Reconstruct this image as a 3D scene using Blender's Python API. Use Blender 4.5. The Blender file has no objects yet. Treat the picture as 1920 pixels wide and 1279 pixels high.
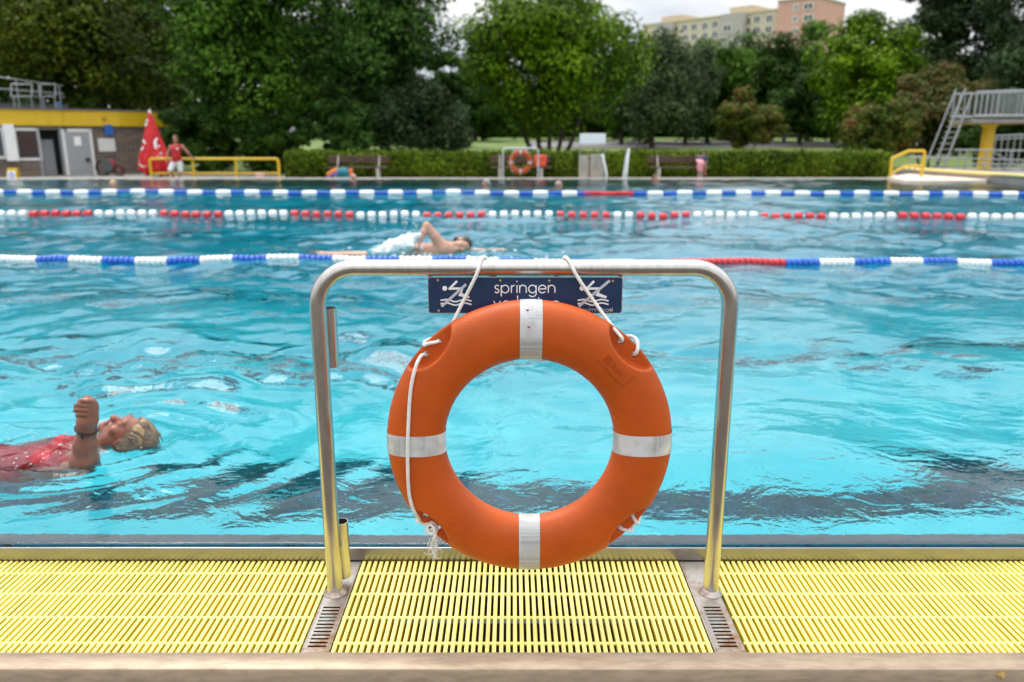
import bpy, math, random
import numpy as np
from mathutils import Vector

# ------------------------------------------------------------------ camera, sky, sun, exposure
SC = bpy.context.scene
COL = SC.collection
PITCH = math.radians(14.25); FPX = 1493.0; H = 1.29
cam = bpy.data.cameras.new('camera'); camo = bpy.data.objects.new('camera', cam); COL.objects.link(camo)
camo.location = (0, 0, H); camo.rotation_euler = (math.radians(90) - PITCH, 0, 0)
cam.sensor_width = 36; cam.lens = FPX / 1920 * 36; cam.clip_start = .05; cam.clip_end = 3000
cam.dof.use_dof = True; cam.dof.focus_distance = 2.115; cam.dof.aperture_fstop = 2.8
SC.camera = camo

SUN_EL, SUN_AZ = 64, 325          # azimuth from +Y, clockwise: a veiled sun, high and ahead to the left
w = bpy.data.worlds.new('World'); SC.world = w; w.use_nodes = True
nt = w.node_tree; N = nt.nodes; L = nt.links
for n in list(N): N.remove(n)
out = N.new('ShaderNodeOutputWorld'); bg = N.new('ShaderNodeBackground')
sky = N.new('ShaderNodeTexSky'); sky.sky_type = 'NISHITA'; sky.sun_disc = False
sky.sun_elevation = math.radians(SUN_EL); sky.sun_rotation = math.radians(SUN_AZ)
tc = N.new('ShaderNodeTexCoord')
mp = N.new('ShaderNodeMapping'); mp.inputs['Scale'].default_value = (1.6, 1.6, 5.0); mp.inputs['Location'].default_value = (3.1, 1.7, .4)
nz = N.new('ShaderNodeTexNoise'); nz.inputs['Scale'].default_value = 1.3; nz.inputs['Detail'].default_value = 7; nz.inputs['Roughness'].default_value = .55
rp = N.new('ShaderNodeValToRGB'); rp.color_ramp.elements[0].position = .30; rp.color_ramp.elements[1].position = .50
rp.color_ramp.elements[0].color = (.45, .45, .45, 1)
nz2 = N.new('ShaderNodeTexNoise'); nz2.inputs['Scale'].default_value = 2.3; nz2.inputs['Detail'].default_value = 5
rp2 = N.new('ShaderNodeValToRGB'); rp2.color_ramp.elements[0].position = .35; rp2.color_ramp.elements[1].position = .65
rp2.color_ramp.elements[0].color = (.55, .585, .64, 1); rp2.color_ramp.elements[1].color = (1.0, 1.0, 1.0, 1)
mul = N.new('ShaderNodeVectorMath'); mul.operation = 'SCALE'
mix = N.new('ShaderNodeMix'); mix.data_type = 'RGBA'
L.new(tc.outputs['Generated'], mp.inputs['Vector']); L.new(mp.outputs[0], nz.inputs['Vector']); L.new(mp.outputs[0], nz2.inputs['Vector'])
L.new(nz.outputs['Fac'], rp.inputs[0]); L.new(nz2.outputs['Fac'], rp2.inputs[0]); L.new(rp2.outputs[0], mul.inputs[0])
sx_ = N.new('ShaderNodeSeparateXYZ'); L.new(tc.outputs['Generated'], sx_.inputs[0])
zen = N.new('ShaderNodeMath'); zen.operation = 'MULTIPLY_ADD'; zen.use_clamp = False; L.new(sx_.outputs['Z'], zen.inputs[0]); zen.inputs[1].default_value = 12.5; zen.inputs[2].default_value = 6.6   # an overcast sky is about three times brighter overhead than at the horizon
mxz = N.new('ShaderNodeMath'); mxz.operation = 'MAXIMUM'; mxz.inputs[1].default_value = 6.0; L.new(zen.outputs[0], mxz.inputs[0]); L.new(mxz.outputs[0], mul.inputs['Scale'])
L.new(rp.outputs[0], mix.inputs[0]); L.new(sky.outputs[0], mix.inputs[6]); L.new(mul.outputs[0], mix.inputs[7])
L.new(mix.outputs[2], bg.inputs[0]); bg.inputs[1].default_value = .1; L.new(bg.outputs[0], out.inputs[0])

sl = bpy.data.lights.new('sun', 'SUN'); so = bpy.data.objects.new('sun', sl); COL.objects.link(so)
sl.energy = 1.5; sl.angle = math.radians(32); sl.color = (1, .96, .9)
_a = math.radians(SUN_AZ); _e = math.radians(SUN_EL)
_d = Vector((math.sin(_a) * math.cos(_e), math.cos(_a) * math.cos(_e), math.sin(_e)))
so.rotation_euler = _d.to_track_quat('Z', 'Y').to_euler(); so.location = (0, -5, 30)
vs = SC.view_settings; SC.display_settings.display_device = 'sRGB'
vs.view_transform = 'Standard'; vs.look = 'None'; vs.gamma = 1; vs.use_curve_mapping = False; vs.exposure = .66
cy = SC.cycles
cy.max_bounces = 10; cy.diffuse_bounces = 4; cy.glossy_bounces = 4; cy.transmission_bounces = 8; cy.transparent_max_bounces = 8
cy.sample_clamp_indirect = 8; cy.use_denoising = True

# ------------------------------------------------------------------ helpers
CP, SP = math.cos(PITCH), math.sin(PITCH)
def ray(px, py):
    u = (px - 960) / FPX; v = (py - 639.5) / FPX
    return np.array((u, CP - v * SP, -SP - v * CP))
def at(px, py, Y):                     # the point at depth Y seen at photograph pixel (px, py)
    d = ray(px, py); return np.array((0, 0, H)) + d * (Y / d[1])
def atz(px, py, z):                    # ... at height z
    d = ray(px, py); return np.array((0, 0, H)) + d * ((z - H) / d[2])
def V(*a): return np.array(a, float)
def nrm(v): v = np.asarray(v, float); return v / max(1e-9, np.linalg.norm(v))
def terr(y): return max(-.12, .03 * (y - 34.0) - .05)

def wloc(o):
    p = np.zeros(3)
    while o is not None: p += np.array(o.location); o = o.parent
    return p
def tag(o, label=None, cat=None, group=None, kind=None):
    if label: o['label'] = label
    if cat: o['category'] = cat
    if group: o['group'] = group
    if kind: o['kind'] = kind
    return o
def thing(name, label, cat, loc=(0, 0, 0), group=None):
    o = bpy.data.objects.new(name, None); COL.objects.link(o); o.location = [float(x) for x in loc]; o.empty_display_size = .1
    return tag(o, label, cat, group)
def make_mesh(name, v, f, mat, smooth=None):
    me = bpy.data.meshes.new(name); v = np.asarray(v, np.float32).reshape(-1, 3)
    if isinstance(f, np.ndarray):
        n, k = f.shape
        me.vertices.add(len(v)); me.vertices.foreach_set('co', v.ravel())
        me.loops.add(n * k); me.loops.foreach_set('vertex_index', f.astype(np.int32).ravel())
        me.polygons.add(n); me.polygons.foreach_set('loop_start', np.arange(0, n * k, k, dtype=np.int32))
        me.update(calc_edges=True)
    else:
        me.from_pydata(v.tolist(), [], f); me.update()
    for m in (mat if isinstance(mat, (list, tuple)) else [mat]): me.materials.append(m)
    if smooth is not None:
        me.polygons.foreach_set('use_smooth', np.ones(len(me.polygons), bool))
        if smooth < 179: me.set_sharp_from_angle(angle=math.radians(smooth))
    return me
def link(name, me, parent=None, loc=(0, 0, 0)):
    o = bpy.data.objects.new(name, me); COL.objects.link(o); o.location = [float(x) for x in loc]
    if parent: o.parent = parent
    return o
def copy_to(o, parent=None):
    c = o.copy(); COL.objects.link(c); c.parent = parent; return c
def copy_tree(o, loc, rz=None, label=None, parent=None):
    c = copy_to(o, parent)
    if loc is not None: c.location = [float(x) for x in loc]
    if rz is not None: c.rotation_euler.z = rz
    if label: c['label'] = label
    for ch in list(o.children): copy_tree(ch, None, None, None, c)
    return c

class MB:
    def __init__(s): s.v = []; s.f = []
    def add(s, v, f):
        b = len(s.v); s.v.extend([list(map(float, p)) for p in v]); s.f.extend([[i + b for i in q] for q in f]); return s
    def box(s, c, d, rz=0, bev=0):
        hx, hy, hz = d[0] / 2, d[1] / 2, d[2] / 2
        if bev <= 0:
            pts = [(x * hx, y * hy, z * hz) for z in (-1, 1) for y in (-1, 1) for x in (-1, 1)]
            fs = [[0, 2, 3, 1], [4, 5, 7, 6], [0, 1, 5, 4], [2, 6, 7, 3], [0, 4, 6, 2], [1, 3, 7, 5]]
        else:                         # bevelled: 24 corner points
            pts = []; idx = {}
            for x in (-1, 1):
                for y in (-1, 1):
                    for z in (-1, 1):
                        for a in range(3):
                            q = [x * (hx - bev), y * (hy - bev), z * (hz - bev)]; q[a] = (x, y, z)[a] * (hx, hy, hz)[a]
                            idx[(x, y, z, a)] = len(pts); pts.append(q)
            fs = []
            def I(x, y, z, a): return idx[(x, y, z, a)]
            for sg in (-1, 1):
                q = [[I(sg, -1, -1, 0), I(sg, 1, -1, 0), I(sg, 1, 1, 0), I(sg, -1, 1, 0)], [I(-1, sg, -1, 1), I(-1, sg, 1, 1), I(1, sg, 1, 1), I(1, sg, -1, 1)], [I(-1, -1, sg, 2), I(1, -1, sg, 2), I(1, 1, sg, 2), I(-1, 1, sg, 2)]]
                fs += [k if sg > 0 else k[::-1] for k in q]
            for a in (-1, 1):
                for b in (-1, 1):
                    for (k1, k2, mk) in ((0, 1, lambda t: (a, b, t)), (1, 2, lambda t: (t, a, b)), (0, 2, lambda t: (a, t, b))):
                        p, q = mk(-1), mk(1); e = [I(*p, k1), I(*q, k1), I(*q, k2), I(*p, k2)]
                        sgn = a * b if (k1, k2) != (0, 2) else -a * b
                        fs.append(e[::-1] if sgn > 0 else e)
            for x in (-1, 1):
                for y in (-1, 1):
                    for z in (-1, 1):
                        t = [I(x, y, z, 0), I(x, y, z, 1), I(x, y, z, 2)]; fs.append(t if x * y * z > 0 else t[::-1])
        ca, sa = math.cos(rz), math.sin(rz)
        return s.add([(c[0] + p[0] * ca - p[1] * sa, c[1] + p[0] * sa + p[1] * ca, c[2] + p[2]) for p in pts], fs)
    def tube(s, path, r, seg=10, caps=True, lobes=0, lam=.1, twist=0, closed=False):
        P = np.array([np.asarray(p, float) for p in path]); n = len(P)
        R = np.full(n, r, float) if np.isscalar(r) else np.asarray(r, float)
        T = np.zeros_like(P)
        for i in range(n):
            a = P[(i - 1) % n] if (closed or i > 0) else P[i]; b = P[(i + 1) % n] if (closed or i < n - 1) else P[i]; T[i] = nrm(b - a)
        u = nrm(np.cross(T[0], (0, 0, 1) if abs(T[0][2]) < .9 else (1, 0, 0)))
        vs_ = []; dist = 0
        for i in range(n):
            u = nrm(u - T[i] * np.dot(u, T[i])); w_ = np.cross(T[i], u)
            if i: dist += np.linalg.norm(P[i] - P[i - 1])
            for k in range(seg):
                an = 2 * math.pi * k / seg
                rr = R[i] * (1 + lam * math.cos(lobes * (an + dist * twist))) if lobes else R[i]
                vs_.append(P[i] + rr * (u * math.cos(an) + w_ * math.sin(an)))
        fs = []
        for i in range(n if closed else n - 1):
            j = (i + 1) % n
            for k in range(seg):
                k2 = (k + 1) % seg; fs.append([i * seg + k, i * seg + k2, j * seg + k2, j * seg + k])
        if caps and not closed: fs.append(list(range(seg))[::-1]); fs.append([(n - 1) * seg + k for k in range(seg)])
        return s.add(vs_, fs)
    def cyl(s, a, b, r, seg=14, r2=None): return s.tube([a, b], [r, r if r2 is None else r2], seg)
    def lathe(s, o, ax, prof, seg=20, mod=None):
        ax = nrm(ax); u = nrm(np.cross(ax, (0, 1, 0) if abs(ax[1]) < .9 else (1, 0, 0))); w_ = np.cross(ax, u); o = np.asarray(o, float)
        vs_ = []
        for (r, t) in prof:
            for k in range(seg):
                an = 2 * math.pi * k / seg; rr = r * (mod(an, t) if mod else 1)
                vs_.append(o + ax * t + rr * (u * math.cos(an) + w_ * math.sin(an)))
        fs = []; n = len(prof)
        for i in range(n - 1):
            for k in range(seg):
                k2 = (k + 1) % seg; fs.append([i * seg + k, i * seg + k2, (i + 1) * seg + k2, (i + 1) * seg + k])
        if prof[0][0] > 1e-5: fs.append(list(range(seg))[::-1])
        if prof[-1][0] > 1e-5: fs.append([(n - 1) * seg + k for k in range(seg)])
        return s.add(vs_, fs)
    def prism(s, poly, z0, z1):
        n = len(poly)
        ar = sum(poly[i][0] * poly[(i + 1) % n][1] - poly[(i + 1) % n][0] * poly[i][1] for i in range(n))
        if ar < 0: poly = poly[::-1]
        v = [(p[0], p[1], z0) for p in poly] + [(p[0], p[1], z1) for p in poly]
        f = [list(range(n))[::-1], [n + i for i in range(n)]] + [[i, (i + 1) % n, n + (i + 1) % n, n + i] for i in range(n)]
        return s.add(v, f)
    def stroke(s, pts, wd, fr, t=.0008):     # a flat ribbon along 2-D points, mapped by fr(x, y, height) to the place
        P = [np.array(p, float) for p in pts]; n = len(P); Lp = []; Rp = []
        for i in range(n):
            a = P[max(0, i - 1)]; b = P[min(n - 1, i + 1)]; d = b - a; d = d / max(1e-9, np.hypot(*d)); q = np.array((-d[1], d[0])) * wd / 2
            if 0 < i < n - 1:
                d1 = (P[i] - P[i - 1]) / max(1e-9, np.hypot(*(P[i] - P[i - 1]))); c = max(.5, abs(np.dot(d1, d))); q = q / c
            Lp.append(P[i] + q); Rp.append(P[i] - q)
        v = [fr(p[0], p[1], t) for p in Lp] + [fr(p[0], p[1], t) for p in Rp] + [fr(p[0], p[1], 0) for p in Lp] + [fr(p[0], p[1], 0) for p in Rp]
        f = []
        for i in range(n - 1):
            f.append([n + i, n + i + 1, i + 1, i]); f.append([i, i + 1, 2 * n + i + 1, 2 * n + i]); f.append([3 * n + i, 3 * n + i + 1, n + i + 1, n + i])
        f.append([0, 2 * n, 3 * n, n]); f.append([n - 1, 2 * n - 1, 4 * n - 1, 3 * n - 1])
        return s.add(v, f)
    def disc(s, c, r, fr, t=.0008, seg=20):
        v = [fr(c[0] + r * math.cos(2 * math.pi * k / seg), c[1] + r * math.sin(2 * math.pi * k / seg), t) for k in range(seg)]
        return s.add(v, [list(range(seg))])
    def build(s, name, mat, parent=None, smooth=None, local=False):
        v = np.array(s.v, np.float64)
        if parent is not None and not local: v = v - wloc(parent)
        return link(name, make_mesh(name, v, s.f, mat, smooth), parent)
def struct(name, mb, mat, parent=None, smooth=None):
    o = mb.build(name, mat, parent, smooth)
    if parent is None: o['kind'] = 'structure'
    return o
def arc(cx, cy_, r, a0, a1, n=14, ry=None):
    return [(cx + r * math.cos(math.radians(a0 + (a1 - a0) * i / n)), cy_ + (ry or r) * math.sin(math.radians(a0 + (a1 - a0) * i / n))) for i in range(n + 1)]
def spline(pts, n=8):                    # Catmull-Rom through points
    P = [np.asarray(p, float) for p in pts]; P = [2 * P[0] - P[1]] + P + [2 * P[-1] - P[-2]]; o = []
    for i in range(1, len(P) - 2):
        for k in range(n):
            t = k / n; a, b, c, d = P[i - 1], P[i], P[i + 1], P[i + 2]
            o.append(.5 * (2 * b + (c - a) * t + (2 * a - 5 * b + 4 * c - d) * t * t + (3 * b - a - 3 * c + d) * t ** 3))
    o.append(P[-2]); return o
def bend(pts, r, n=8):                   # polyline with rounded corners
    P = [np.asarray(p, float) for p in pts]; o = [P[0]]
    for i in range(1, len(P) - 1):
        a = nrm(P[i - 1] - P[i]); b = nrm(P[i + 1] - P[i]); cs = np.clip(np.dot(a, b), -1, 1); th = math.acos(cs); t = r / math.tan(th / 2)
        s0, s1 = P[i] + a * t, P[i] + b * t; c = P[i] + nrm(a + b) * (r / math.sin(th / 2))
        u0, u1 = s0 - c, s1 - c; om = math.acos(np.clip(np.dot(nrm(u0), nrm(u1)), -1, 1))
        for k in range(n + 1):
            q = k / n; o.append(c + (math.sin((1 - q) * om) * u0 + math.sin(q * om) * u1) / math.sin(om))
    o.append(P[-1]); return o

# ------------------------------------------------------------------ implicit surfaces for bodies and the lifebuoy
def surf_nets(F, org, h):
    S = F < 0; nx, ny, nz_ = F.shape
    cnt = np.zeros((nx - 1, ny - 1, nz_ - 1), np.int8)
    for i in (0, 1):
        for j in (0, 1):
            for k in (0, 1): cnt += S[i:nx - 1 + i, j:ny - 1 + j, k:nz_ - 1 + k]
    ac = (cnt > 0) & (cnt < 8); idx = np.full(ac.shape, -1, np.int64); C = np.argwhere(ac); idx[ac] = np.arange(len(C))
    acc = np.zeros((len(C), 3)); num = np.zeros(len(C))
    cr = [(i, j, k) for i in (0, 1) for j in (0, 1) for k in (0, 1)]
    for a in cr:
        for ax in range(3):
            if a[ax] == 0:
                b = list(a); b[ax] = 1
                fa = F[C[:, 0] + a[0], C[:, 1] + a[1], C[:, 2] + a[2]]; fb = F[C[:, 0] + b[0], C[:, 1] + b[1], C[:, 2] + b[2]]
                m = (fa < 0) != (fb < 0); t = np.zeros(len(C)); t[m] = fa[m] / (fa[m] - fb[m])
                p = np.tile(np.array(a, float), (len(C), 1)); p[:, ax] += t; acc[m] += p[m]; num[m] += 1
    v = (C + acc / num[:, None]) * h + org
    fs = []
    for ax in range(3):
        b1, b2 = (ax + 1) % 3, (ax + 2) % 3
        sl0 = [slice(1, -1)] * 3; sl0[ax] = slice(0, -1); sl1 = list(sl0); sl1[ax] = slice(1, None)
        A = S[tuple(sl0)]; B = S[tuple(sl1)]; E = np.argwhere(A != B); fl = A[A != B]
        off = np.ones(3, int); off[ax] = 0; E = E + off
        e1 = np.zeros(3, int); e1[b1] = 1; e2 = np.zeros(3, int); e2[b2] = 1
        g = lambda q: idx[q[:, 0], q[:, 1], q[:, 2]]
        q = np.stack([g(E - e1 - e2), g(E - e2), g(E), g(E - e1)], 1)
        q[~fl] = q[~fl][:, ::-1]; fs.append(q)
    return v, np.concatenate(fs)
def smin(a, b, k):
    hh = np.clip(.5 + .5 * (b - a) / k, 0, 1); return b * (1 - hh) + a * hh - k * hh * (1 - hh)
def c_(a, b, ra, rb=None, k=None, cut=False): return ('c', np.asarray(a, float), np.asarray(b, float), ra, ra if rb is None else rb, k, cut)
def e_(c, rad, ax=None, k=None, cut=False): return ('e', np.asarray(c, float), np.asarray(rad, float), np.eye(3) if ax is None else np.array([nrm(q) for q in ax]), k, cut)
def sdf_mesh(prims, h, k=.02, clips=(), grow=0.0, low=None, high=None, ripple=None):
    lo = np.full(3, 1e9); hi = np.full(3, -1e9); bb = []
    for p in prims:
        if p[0] == 'c': r = max(p[3], p[4]) + grow; a = np.minimum(p[1], p[2]) - r; b = np.maximum(p[1], p[2]) + r
        else: r = p[2].max() + grow; a = p[1] - r; b = p[1] + r
        bb.append((a, b))
        if not p[-1]: lo = np.minimum(lo, a); hi = np.maximum(hi, b)
    if low is not None: lo = np.maximum(lo, low)
    if high is not None: hi = np.minimum(hi, high)
    lo = lo - 3 * h; hi = hi + 3 * h; n = np.ceil((hi - lo) / h).astype(int) + 1
    F = np.full(n, .2, np.float32)
    X = [lo[i] + h * np.arange(n[i]) for i in range(3)]
    for p, (a, b) in zip(prims, bb):
        kk = p[-2] or k; m = kk + 2 * h
        i0 = np.maximum(0, np.floor((a - m - lo) / h).astype(int)); i1 = np.minimum(n, np.ceil((b + m - lo) / h).astype(int) + 1)
        if (i1 <= i0).any(): continue
        sl = tuple(slice(i0[q], i1[q]) for q in range(3))
        x = X[0][sl[0]][:, None, None]; y = X[1][sl[1]][None, :, None]; z = X[2][sl[2]][None, None, :]
        if p[0] == 'c':
            d = p[2] - p[1]; L2 = max(1e-9, d.dot(d))
            t = np.clip(((x - p[1][0]) * d[0] + (y - p[1][1]) * d[1] + (z - p[1][2]) * d[2]) / L2, 0, 1)
            f = np.sqrt((x - p[1][0] - t * d[0]) ** 2 + (y - p[1][1] - t * d[1]) ** 2 + (z - p[1][2] - t * d[2]) ** 2) - (p[3] + (p[4] - p[3]) * t)
        else:
            q = [(x - p[1][0]) * A[0] + (y - p[1][1]) * A[1] + (z - p[1][2]) * A[2] for A in p[3]]
            R = p[2]; g = np.sqrt((q[0] / R[0]) ** 2 + (q[1] / R[1]) ** 2 + (q[2] / R[2]) ** 2)
            g2 = np.sqrt((q[0] / R[0] ** 2) ** 2 + (q[1] / R[1] ** 2) ** 2 + (q[2] / R[2] ** 2) ** 2); f = g * (g - 1) / np.maximum(g2, 1e-6)
        if p[-1]: F[sl] = -smin(-F[sl], f + 0 * F[sl], kk)
        else: F[sl] = smin(F[sl], (f - grow).astype(np.float32), kk)
    x, y, z = np.meshgrid(*X, indexing='ij', sparse=True)
    for (pt, nr) in clips:                # keep the side the normal points away from
        F = np.maximum(F, ((x - pt[0]) * nr[0] + (y - pt[1]) * nr[1] + (z - pt[2]) * nr[2]).astype(np.float32))
    if ripple is not None: F = F + ripple(x, y, z).astype(np.float32)
    F[0] = F[-1] = .1; F[:, 0] = F[:, -1] = .1; F[:, :, 0] = F[:, :, -1] = .1
    return surf_nets(F, lo, h)
def sdf_obj(name, prims, h, mat, parent=None, **kw):
    v, f = sdf_mesh(prims, h, **kw)
    if parent is not None: v = v - wloc(parent)
    return link(name, make_mesh(name, v, f, mat, 180), parent)

# ------------------------------------------------------------------ materials
def mat(name, col, rough=.5, metal=0, var=0, scale=6, bump=0, bscale=60, spec=.5, sub=0, stretch=None, col2=None, lo=.35, hi=.65, coat=0):
    m = bpy.data.materials.new(name); m.use_nodes = True; t = m.node_tree; n = t.nodes; l = t.links; b = n['Principled BSDF']
    b.inputs['Base Color'].default_value = (*col, 1); b.inputs['Roughness'].default_value = rough; b.inputs['Metallic'].default_value = metal
    b.inputs['Specular IOR Level'].default_value = spec
    if coat: b.inputs['Coat Weight'].default_value = coat; b.inputs['Coat Roughness'].default_value = .1
    if sub: b.inputs['Subsurface Weight'].default_value = sub; b.inputs['Subsurface Radius'].default_value = (.02, .01, .006); b.inputs['Subsurface Scale'].default_value = .5
    if var or bump or col2:
        tc_ = n.new('ShaderNodeTexCoord'); mp_ = n.new('ShaderNodeMapping'); l.new(tc_.outputs['Object'], mp_.inputs[0])
        if stretch: mp_.inputs['Scale'].default_value = stretch
    if var or col2:
        z = n.new('ShaderNodeTexNoise'); z.inputs['Scale'].default_value = scale; z.inputs['Detail'].default_value = 6; z.inputs['Roughness'].default_value = .6
        l.new(mp_.outputs[0], z.inputs['Vector']); r = n.new('ShaderNodeValToRGB'); r.color_ramp.elements[0].position = lo; r.color_ramp.elements[1].position = hi
        c2 = col2 or tuple(min(1, c * (1 + var)) for c in col); c1 = col if col2 else tuple(c * (1 - var) for c in col)
        r.color_ramp.elements[0].color = (*c1, 1); r.color_ramp.elements[1].color = (*c2, 1)
        l.new(z.outputs['Fac'], r.inputs[0]); l.new(r.outputs[0], b.inputs['Base Color'])
    if bump:
        z2 = n.new('ShaderNodeTexNoise'); z2.inputs['Scale'].default_value = bscale; z2.inputs['Detail'].default_value = 4; l.new(mp_.outputs[0], z2.inputs['Vector'])
        bp = n.new('ShaderNodeBump'); bp.inputs['Strength'].default_value = bump; bp.inputs['Distance'].default_value = .01
        l.new(z2.outputs['Fac'], bp.inputs['Height']); l.new(bp.outputs[0], b.inputs['Normal'])
    return m
def leaf_mat(name, c1, c2, clump=.35, tip=None):
    m = bpy.data.materials.new(name); m.use_nodes = True; t = m.node_tree; n = t.nodes; l = t.links
    for q in list(n): n.remove(q)
    o = n.new('ShaderNodeOutputMaterial'); g = n.new('ShaderNodeNewGeometry'); tc_ = n.new('ShaderNodeTexCoord')
    z = n.new('ShaderNodeTexNoise'); z.inputs['Scale'].default_value = clump; z.inputs['Detail'].default_value = 3; l.new(tc_.outputs['Object'], z.inputs['Vector'])
    a = n.new('ShaderNodeMath'); a.operation = 'MULTIPLY_ADD'; a.inputs[1].default_value = .5; l.new(g.outputs['Random Per Island'], a.inputs[0])
    s = n.new('ShaderNodeMath'); s.operation = 'SUBTRACT'; s.inputs[1].default_value = .25; l.new(z.outputs['Fac'], s.inputs[0]); l.new(s.outputs[0], a.inputs[2])
    r = n.new('ShaderNodeValToRGB'); r.color_ramp.elements[0].color = (*c1, 1); r.color_ramp.elements[1].color = (*c2, 1); r.color_ramp.elements[0].position = .2; r.color_ramp.elements[1].position = .85
    if tip: q_ = r.color_ramp.elements.new(.62); q_.color = (*c2, 1); r.color_ramp.elements[2].color = (*tip, 1); r.color_ramp.elements[1].position = .52; r.color_ramp.elements[2].position = .72
    l.new(a.outputs[0], r.inputs[0])
    d = n.new('ShaderNodeBsdfPrincipled'); d.inputs['Roughness'].default_value = .6; d.inputs['Specular IOR Level'].default_value = .10; l.new(r.outputs[0], d.inputs['Base Color'])
    tr = n.new('ShaderNodeBsdfTranslucent'); l.new(r.outputs[0], tr.inputs[0]); mx = n.new('ShaderNodeMixShader'); mx.inputs[0].default_value = .13
    l.new(d.outputs[0], mx.inputs[1]); l.new(tr.outputs[0], mx.inputs[2]); l.new(mx.outputs[0], o.inputs[0]); return m
STEEL = mat('brushed_stainless', (.55, .52, .49), .25, 1, var=.10, scale=9, stretch=(6, 6, 1), bump=.04, bscale=180)
STEELX = mat('brushed_stainless_lip', (.30, .285, .26), .22, 1, var=.08, scale=5, bump=.03, bscale=120)
STEELD = mat('galvanised_steel', (.36, .37, .38), .45, .8, var=.12)
BEIGE = mat('stained_steel_beam', (.39, .295, .205), .40, .3, scale=26, col2=(.27, .195, .13), lo=.40, hi=.72, bump=.14, bscale=260, stretch=(.6, 2, 2))
RUST = mat('rust_stained_plate', (.42, .385, .345), .30, .75, scale=17, col2=(.26, .12, .045), lo=.47, hi=.70, bump=.1, bscale=160)
YPLAST = mat('yellow_plastic', (.74, .57, .028), .36, 0, var=.05, scale=12, spec=.5)
YGLARE = mat('yellow_top_glare', (.86, .77, .21), .32, 0, var=.06, scale=14, spec=.6, bump=.04, bscale=140)  # paler yellow: sky glare on the grating tops put into the colour
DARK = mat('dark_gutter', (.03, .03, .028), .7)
BLACK = mat('black_rubber', (.015, .015, .015), .5)
ORANGE = mat('orange_polyethylene', (.50, .078, .0026), .45, 0, var=.10, scale=7, bump=.2, bscale=330, spec=.38)
def scuffs(m, col, amt, sc=(30, 30, 6)):      # pale scratches and rubbed spots
    t = m.node_tree; n = t.nodes; l = t.links; b = n['Principled BSDF']; src = b.inputs['Base Color'].links[0].from_socket
    tc_ = n.new('ShaderNodeTexCoord'); mp_ = n.new('ShaderNodeMapping'); mp_.inputs['Scale'].default_value = sc; mp_.inputs['Rotation'].default_value = (.3, .7, .5); l.new(tc_.outputs['Object'], mp_.inputs[0])
    z = n.new('ShaderNodeTexNoise'); z.inputs['Scale'].default_value = 3.2; z.inputs['Detail'].default_value = 8; z.inputs['Roughness'].default_value = .75; l.new(mp_.outputs[0], z.inputs[0])
    r = n.new('ShaderNodeValToRGB'); r.color_ramp.elements[0].position = .62; r.color_ramp.elements[1].position = .74; r.color_ramp.elements[1].color = (amt, amt, amt, 1); l.new(z.outputs[0], r.inputs[0])
    mx = n.new('ShaderNodeMix'); mx.data_type = 'RGBA'; mx.inputs[7].default_value = (*col, 1); l.new(r.outputs[0], mx.inputs[0]); l.new(src, mx.inputs[6]); l.new(mx.outputs[2], b.inputs['Base Color'])
def vary(m, lo, hi):           # each piece its own slight tone
    t = m.node_tree; n = t.nodes; l = t.links; b = n['Principled BSDF']; src = b.inputs['Base Color'].links[0].from_socket
    oi = n.new('ShaderNodeObjectInfo'); mr = n.new('ShaderNodeMapRange'); mr.inputs['To Min'].default_value = lo; mr.inputs['To Max'].default_value = hi; l.new(oi.outputs['Random'], mr.inputs['Value'])
    hv = n.new('ShaderNodeHueSaturation'); l.new(mr.outputs[0], hv.inputs['Value']); l.new(src, hv.inputs['Color']); l.new(hv.outputs[0], b.inputs['Base Color'])
vary(YGLARE, .84, 1.04); vary(YPLAST, .85, 1.08)
scuffs(ORANGE, (.50, .20, .09), .55); scuffs(YGLARE, (.42, .34, .14), .7, (9, 9, 9)); scuffs(BEIGE, (.20, .13, .07), .6, (8, 16, 16))
WHITEROPE = mat('white_cord', (.78, .77, .73), .75, 0, var=.08, scale=60, bump=.3, bscale=500)
NAVY = mat('navy_enamel', (.006, .027, .085), .35, 0, var=.12, scale=20, spec=.5)
WPRINT = mat('white_print', (.8, .8, .8), .5); GPRINT = mat('grey_print', (.5, .51, .54), .5)
BRASS = mat('brass_screw', (.45, .28, .12), .4, .8)
WHITEP = mat('white_plastic', (.82, .82, .80), .35, 0, var=.05, scale=8)
BLUEP = mat('blue_plastic', (.015, .11, .52), .35, 0, var=.15, scale=9)
REDP = mat('red_plastic', (.60, .028, .035), .35, 0, var=.15, scale=9)
CABLE = mat('steel_cable', (.3, .3, .3), .5, .6)
YPAINT = mat('yellow_paint', (.66, .42, .008), .45, 0, var=.06, scale=3)
WHITEPAINT = mat('white_paint', (.78, .78, .77), .5, 0, var=.04)
GREYPAINT = mat('grey_door_paint', (.30, .31, .32), .45, 0, var=.05)
CONC = mat('concrete', (.26, .245, .225), .85, 0, var=.14, scale=3, bump=.2, bscale=40)
CONCP = mat('pale_concrete', (.42, .385, .335), .8, 0, var=.1, scale=2)
BROWNW = mat('brown_slats', (.085, .036, .030), .6, 0, var=.15, scale=5)
GRASS = mat('lawn_grass', (.070, .135, .018), .9, 0, scale=.35, col2=(.15, .20, .045), bump=.3, bscale=6)
PATH = mat('grey_path', (.19, .175, .175), .9, 0, var=.1, scale=1.5)
BARK = mat('bark', (.06, .045, .035), .9, 0, var=.25, scale=4, bump=.6, bscale=10)
SKIN = mat('skin', (.42, .20, .13), .38, 0, var=.10, scale=14, sub=.12, bump=.06, bscale=150)
SKINP = mat('pale_skin', (.50, .27, .19), .4, 0, var=.07, scale=10, sub=.1)
REDC = mat('red_fabric', (.45, .012, .018), .6, 0, var=.12, scale=6)

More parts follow.
